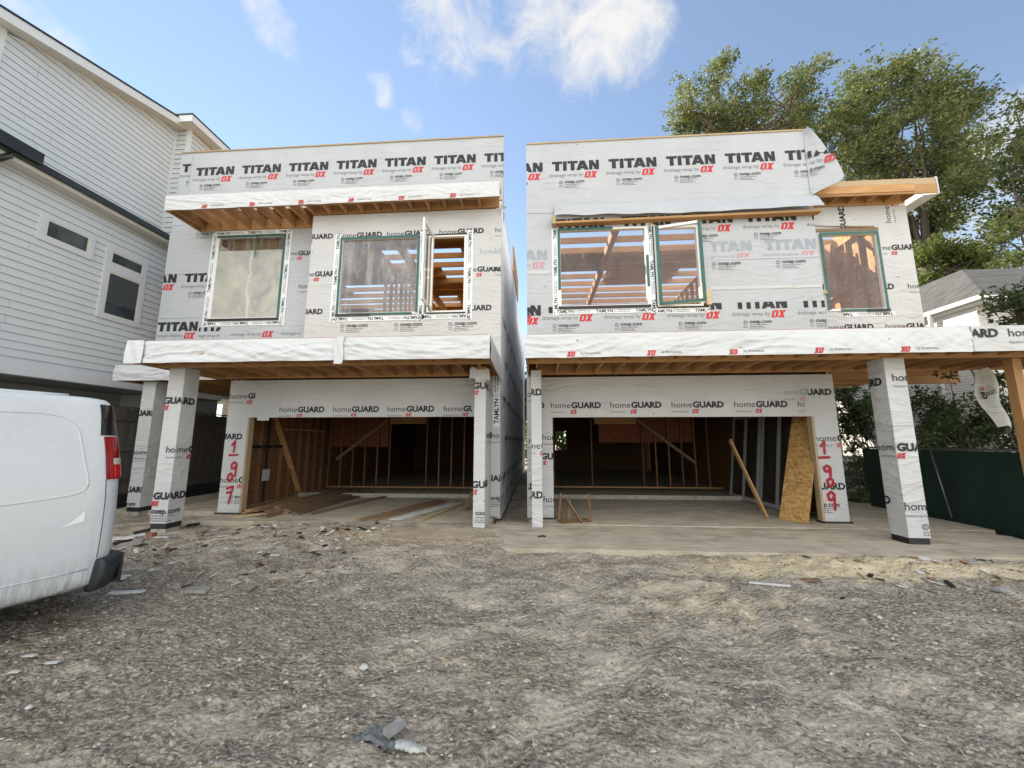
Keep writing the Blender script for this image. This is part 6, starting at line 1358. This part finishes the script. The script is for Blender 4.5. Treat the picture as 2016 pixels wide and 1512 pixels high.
slabchip(1590, 1146, .26, .07, .02, -10, .1, 'lumber_old', 'bark_scrap', 'curled dark scrap of wood below the sand spill', 'scrap'); slabchip(1515, 1152, .42, .035, .015, -16, .02, 'paper', 'paper_strip', 'torn white strip left of the curled wood scrap', 'paper'); slabchip(1478, 1160, .2, .1, .02, -10, 0, 'stone_grey', 'tile_shard', 'flat grey shard left of the torn white strip', 'rubble')
slabchip(250, 1168, .32, .05, .02, 12, 0, 'paper', 'paper_strip', 'white strip of litter below the van bumper', 'paper'); slabchip(100, 1306, .10, .03, .008, 15, 0, 'paper', 'paper_scrap', 'long white paper scrap in the dirt below the van', 'paper'); slabchip(58, 1292, .08, .03, .008, 5, 0, 'paper', 'paper_scrap', 'crumpled white paper scrap left of the long one', 'paper'); slabchip(28, 1324, .06, .025, .008, 15, 0, 'paper', 'paper_scrap', 'small white paper scrap nearest the left edge', 'paper'); slabchip(392, 1165, .20, .12, .03, 8, 0, 'stone_grey', 'tile_shard', 'pale flat clod right of the van bumper', 'rubble')
mb = MB(); p = atZ(84, 1390, gz(-2.4, 2.4)); mb.tube([p, p+Vector((-.012, .004, .06)), p+Vector((-.008, .0, .12))], .003, 'fibre_dark', 5); single(mb, 'twig', 'thin dark twig standing upright in the dirt at lower left', 'stick')
# rag, block and crushed bottle at the bottom
p = atZ(752, 1462, gz(-.75, 2.2)); mb = MB()
def rag(u, v): x = p.x-.15+u*.26; y = p.y-.06+v*.11+.04*math.sin(u*5); return (x, y, gz(x, y)+.014+.034*abs(mnoise.noise(Vector((u*4, v*4, 2))))+.02*math.sin(u*math.pi)*math.sin(v*math.pi))
mb.grid(rag, 36, 18, 'rag_blue'); single(mb, 'rag', 'crumpled blue-grey rag in the dirt at the bottom edge', 'rag'); mb = MB(); mb.obox((p.x+.06, p.y+.02, p.z+.065), (.03, .05, .0), (-.026, .018, 0), (0, 0, .012), 'stone_grey'); single(mb, 'wood_chip', 'small beige block lying on the blue-grey rag', 'block')
p = atZ(805, 1476, gz(-.6, 2.15)); mb = MB(); n = 26; pts = []; rad = []
for k in range(n): t = k/(n-1); pts.append((p.x-.10+.20*t, p.y+.012*math.sin(t*6), p.z+.016)); rad.append((.030 if .12 < t < .72 else .030*max(.42, min(1, t/.12 if t < .5 else 1-(t-.72)/.28*.6)))*(1+.14*math.sin(t*42)))
mb.tube(pts, rad, 'plastic_clear', 14); mb.v = [(x, y, p.z+.006+(z-p.z)*.55+.006*mnoise.noise(Vector((x*40, y*40, 0)))) for x, y, z in mb.v]; single(mb, 'crushed_bottle', 'flattened clear plastic bottle right of the blue-grey rag', 'bottle')
mb = MB(); mb.tube([(p.x+.02, p.y+.0, p.z+.045), (p.x+.14, p.y-.07, p.z+.02)], .003, 'fibre', 5); single(mb, 'twig', 'pale straw lying across the flattened bottle', 'stick')
#@@END
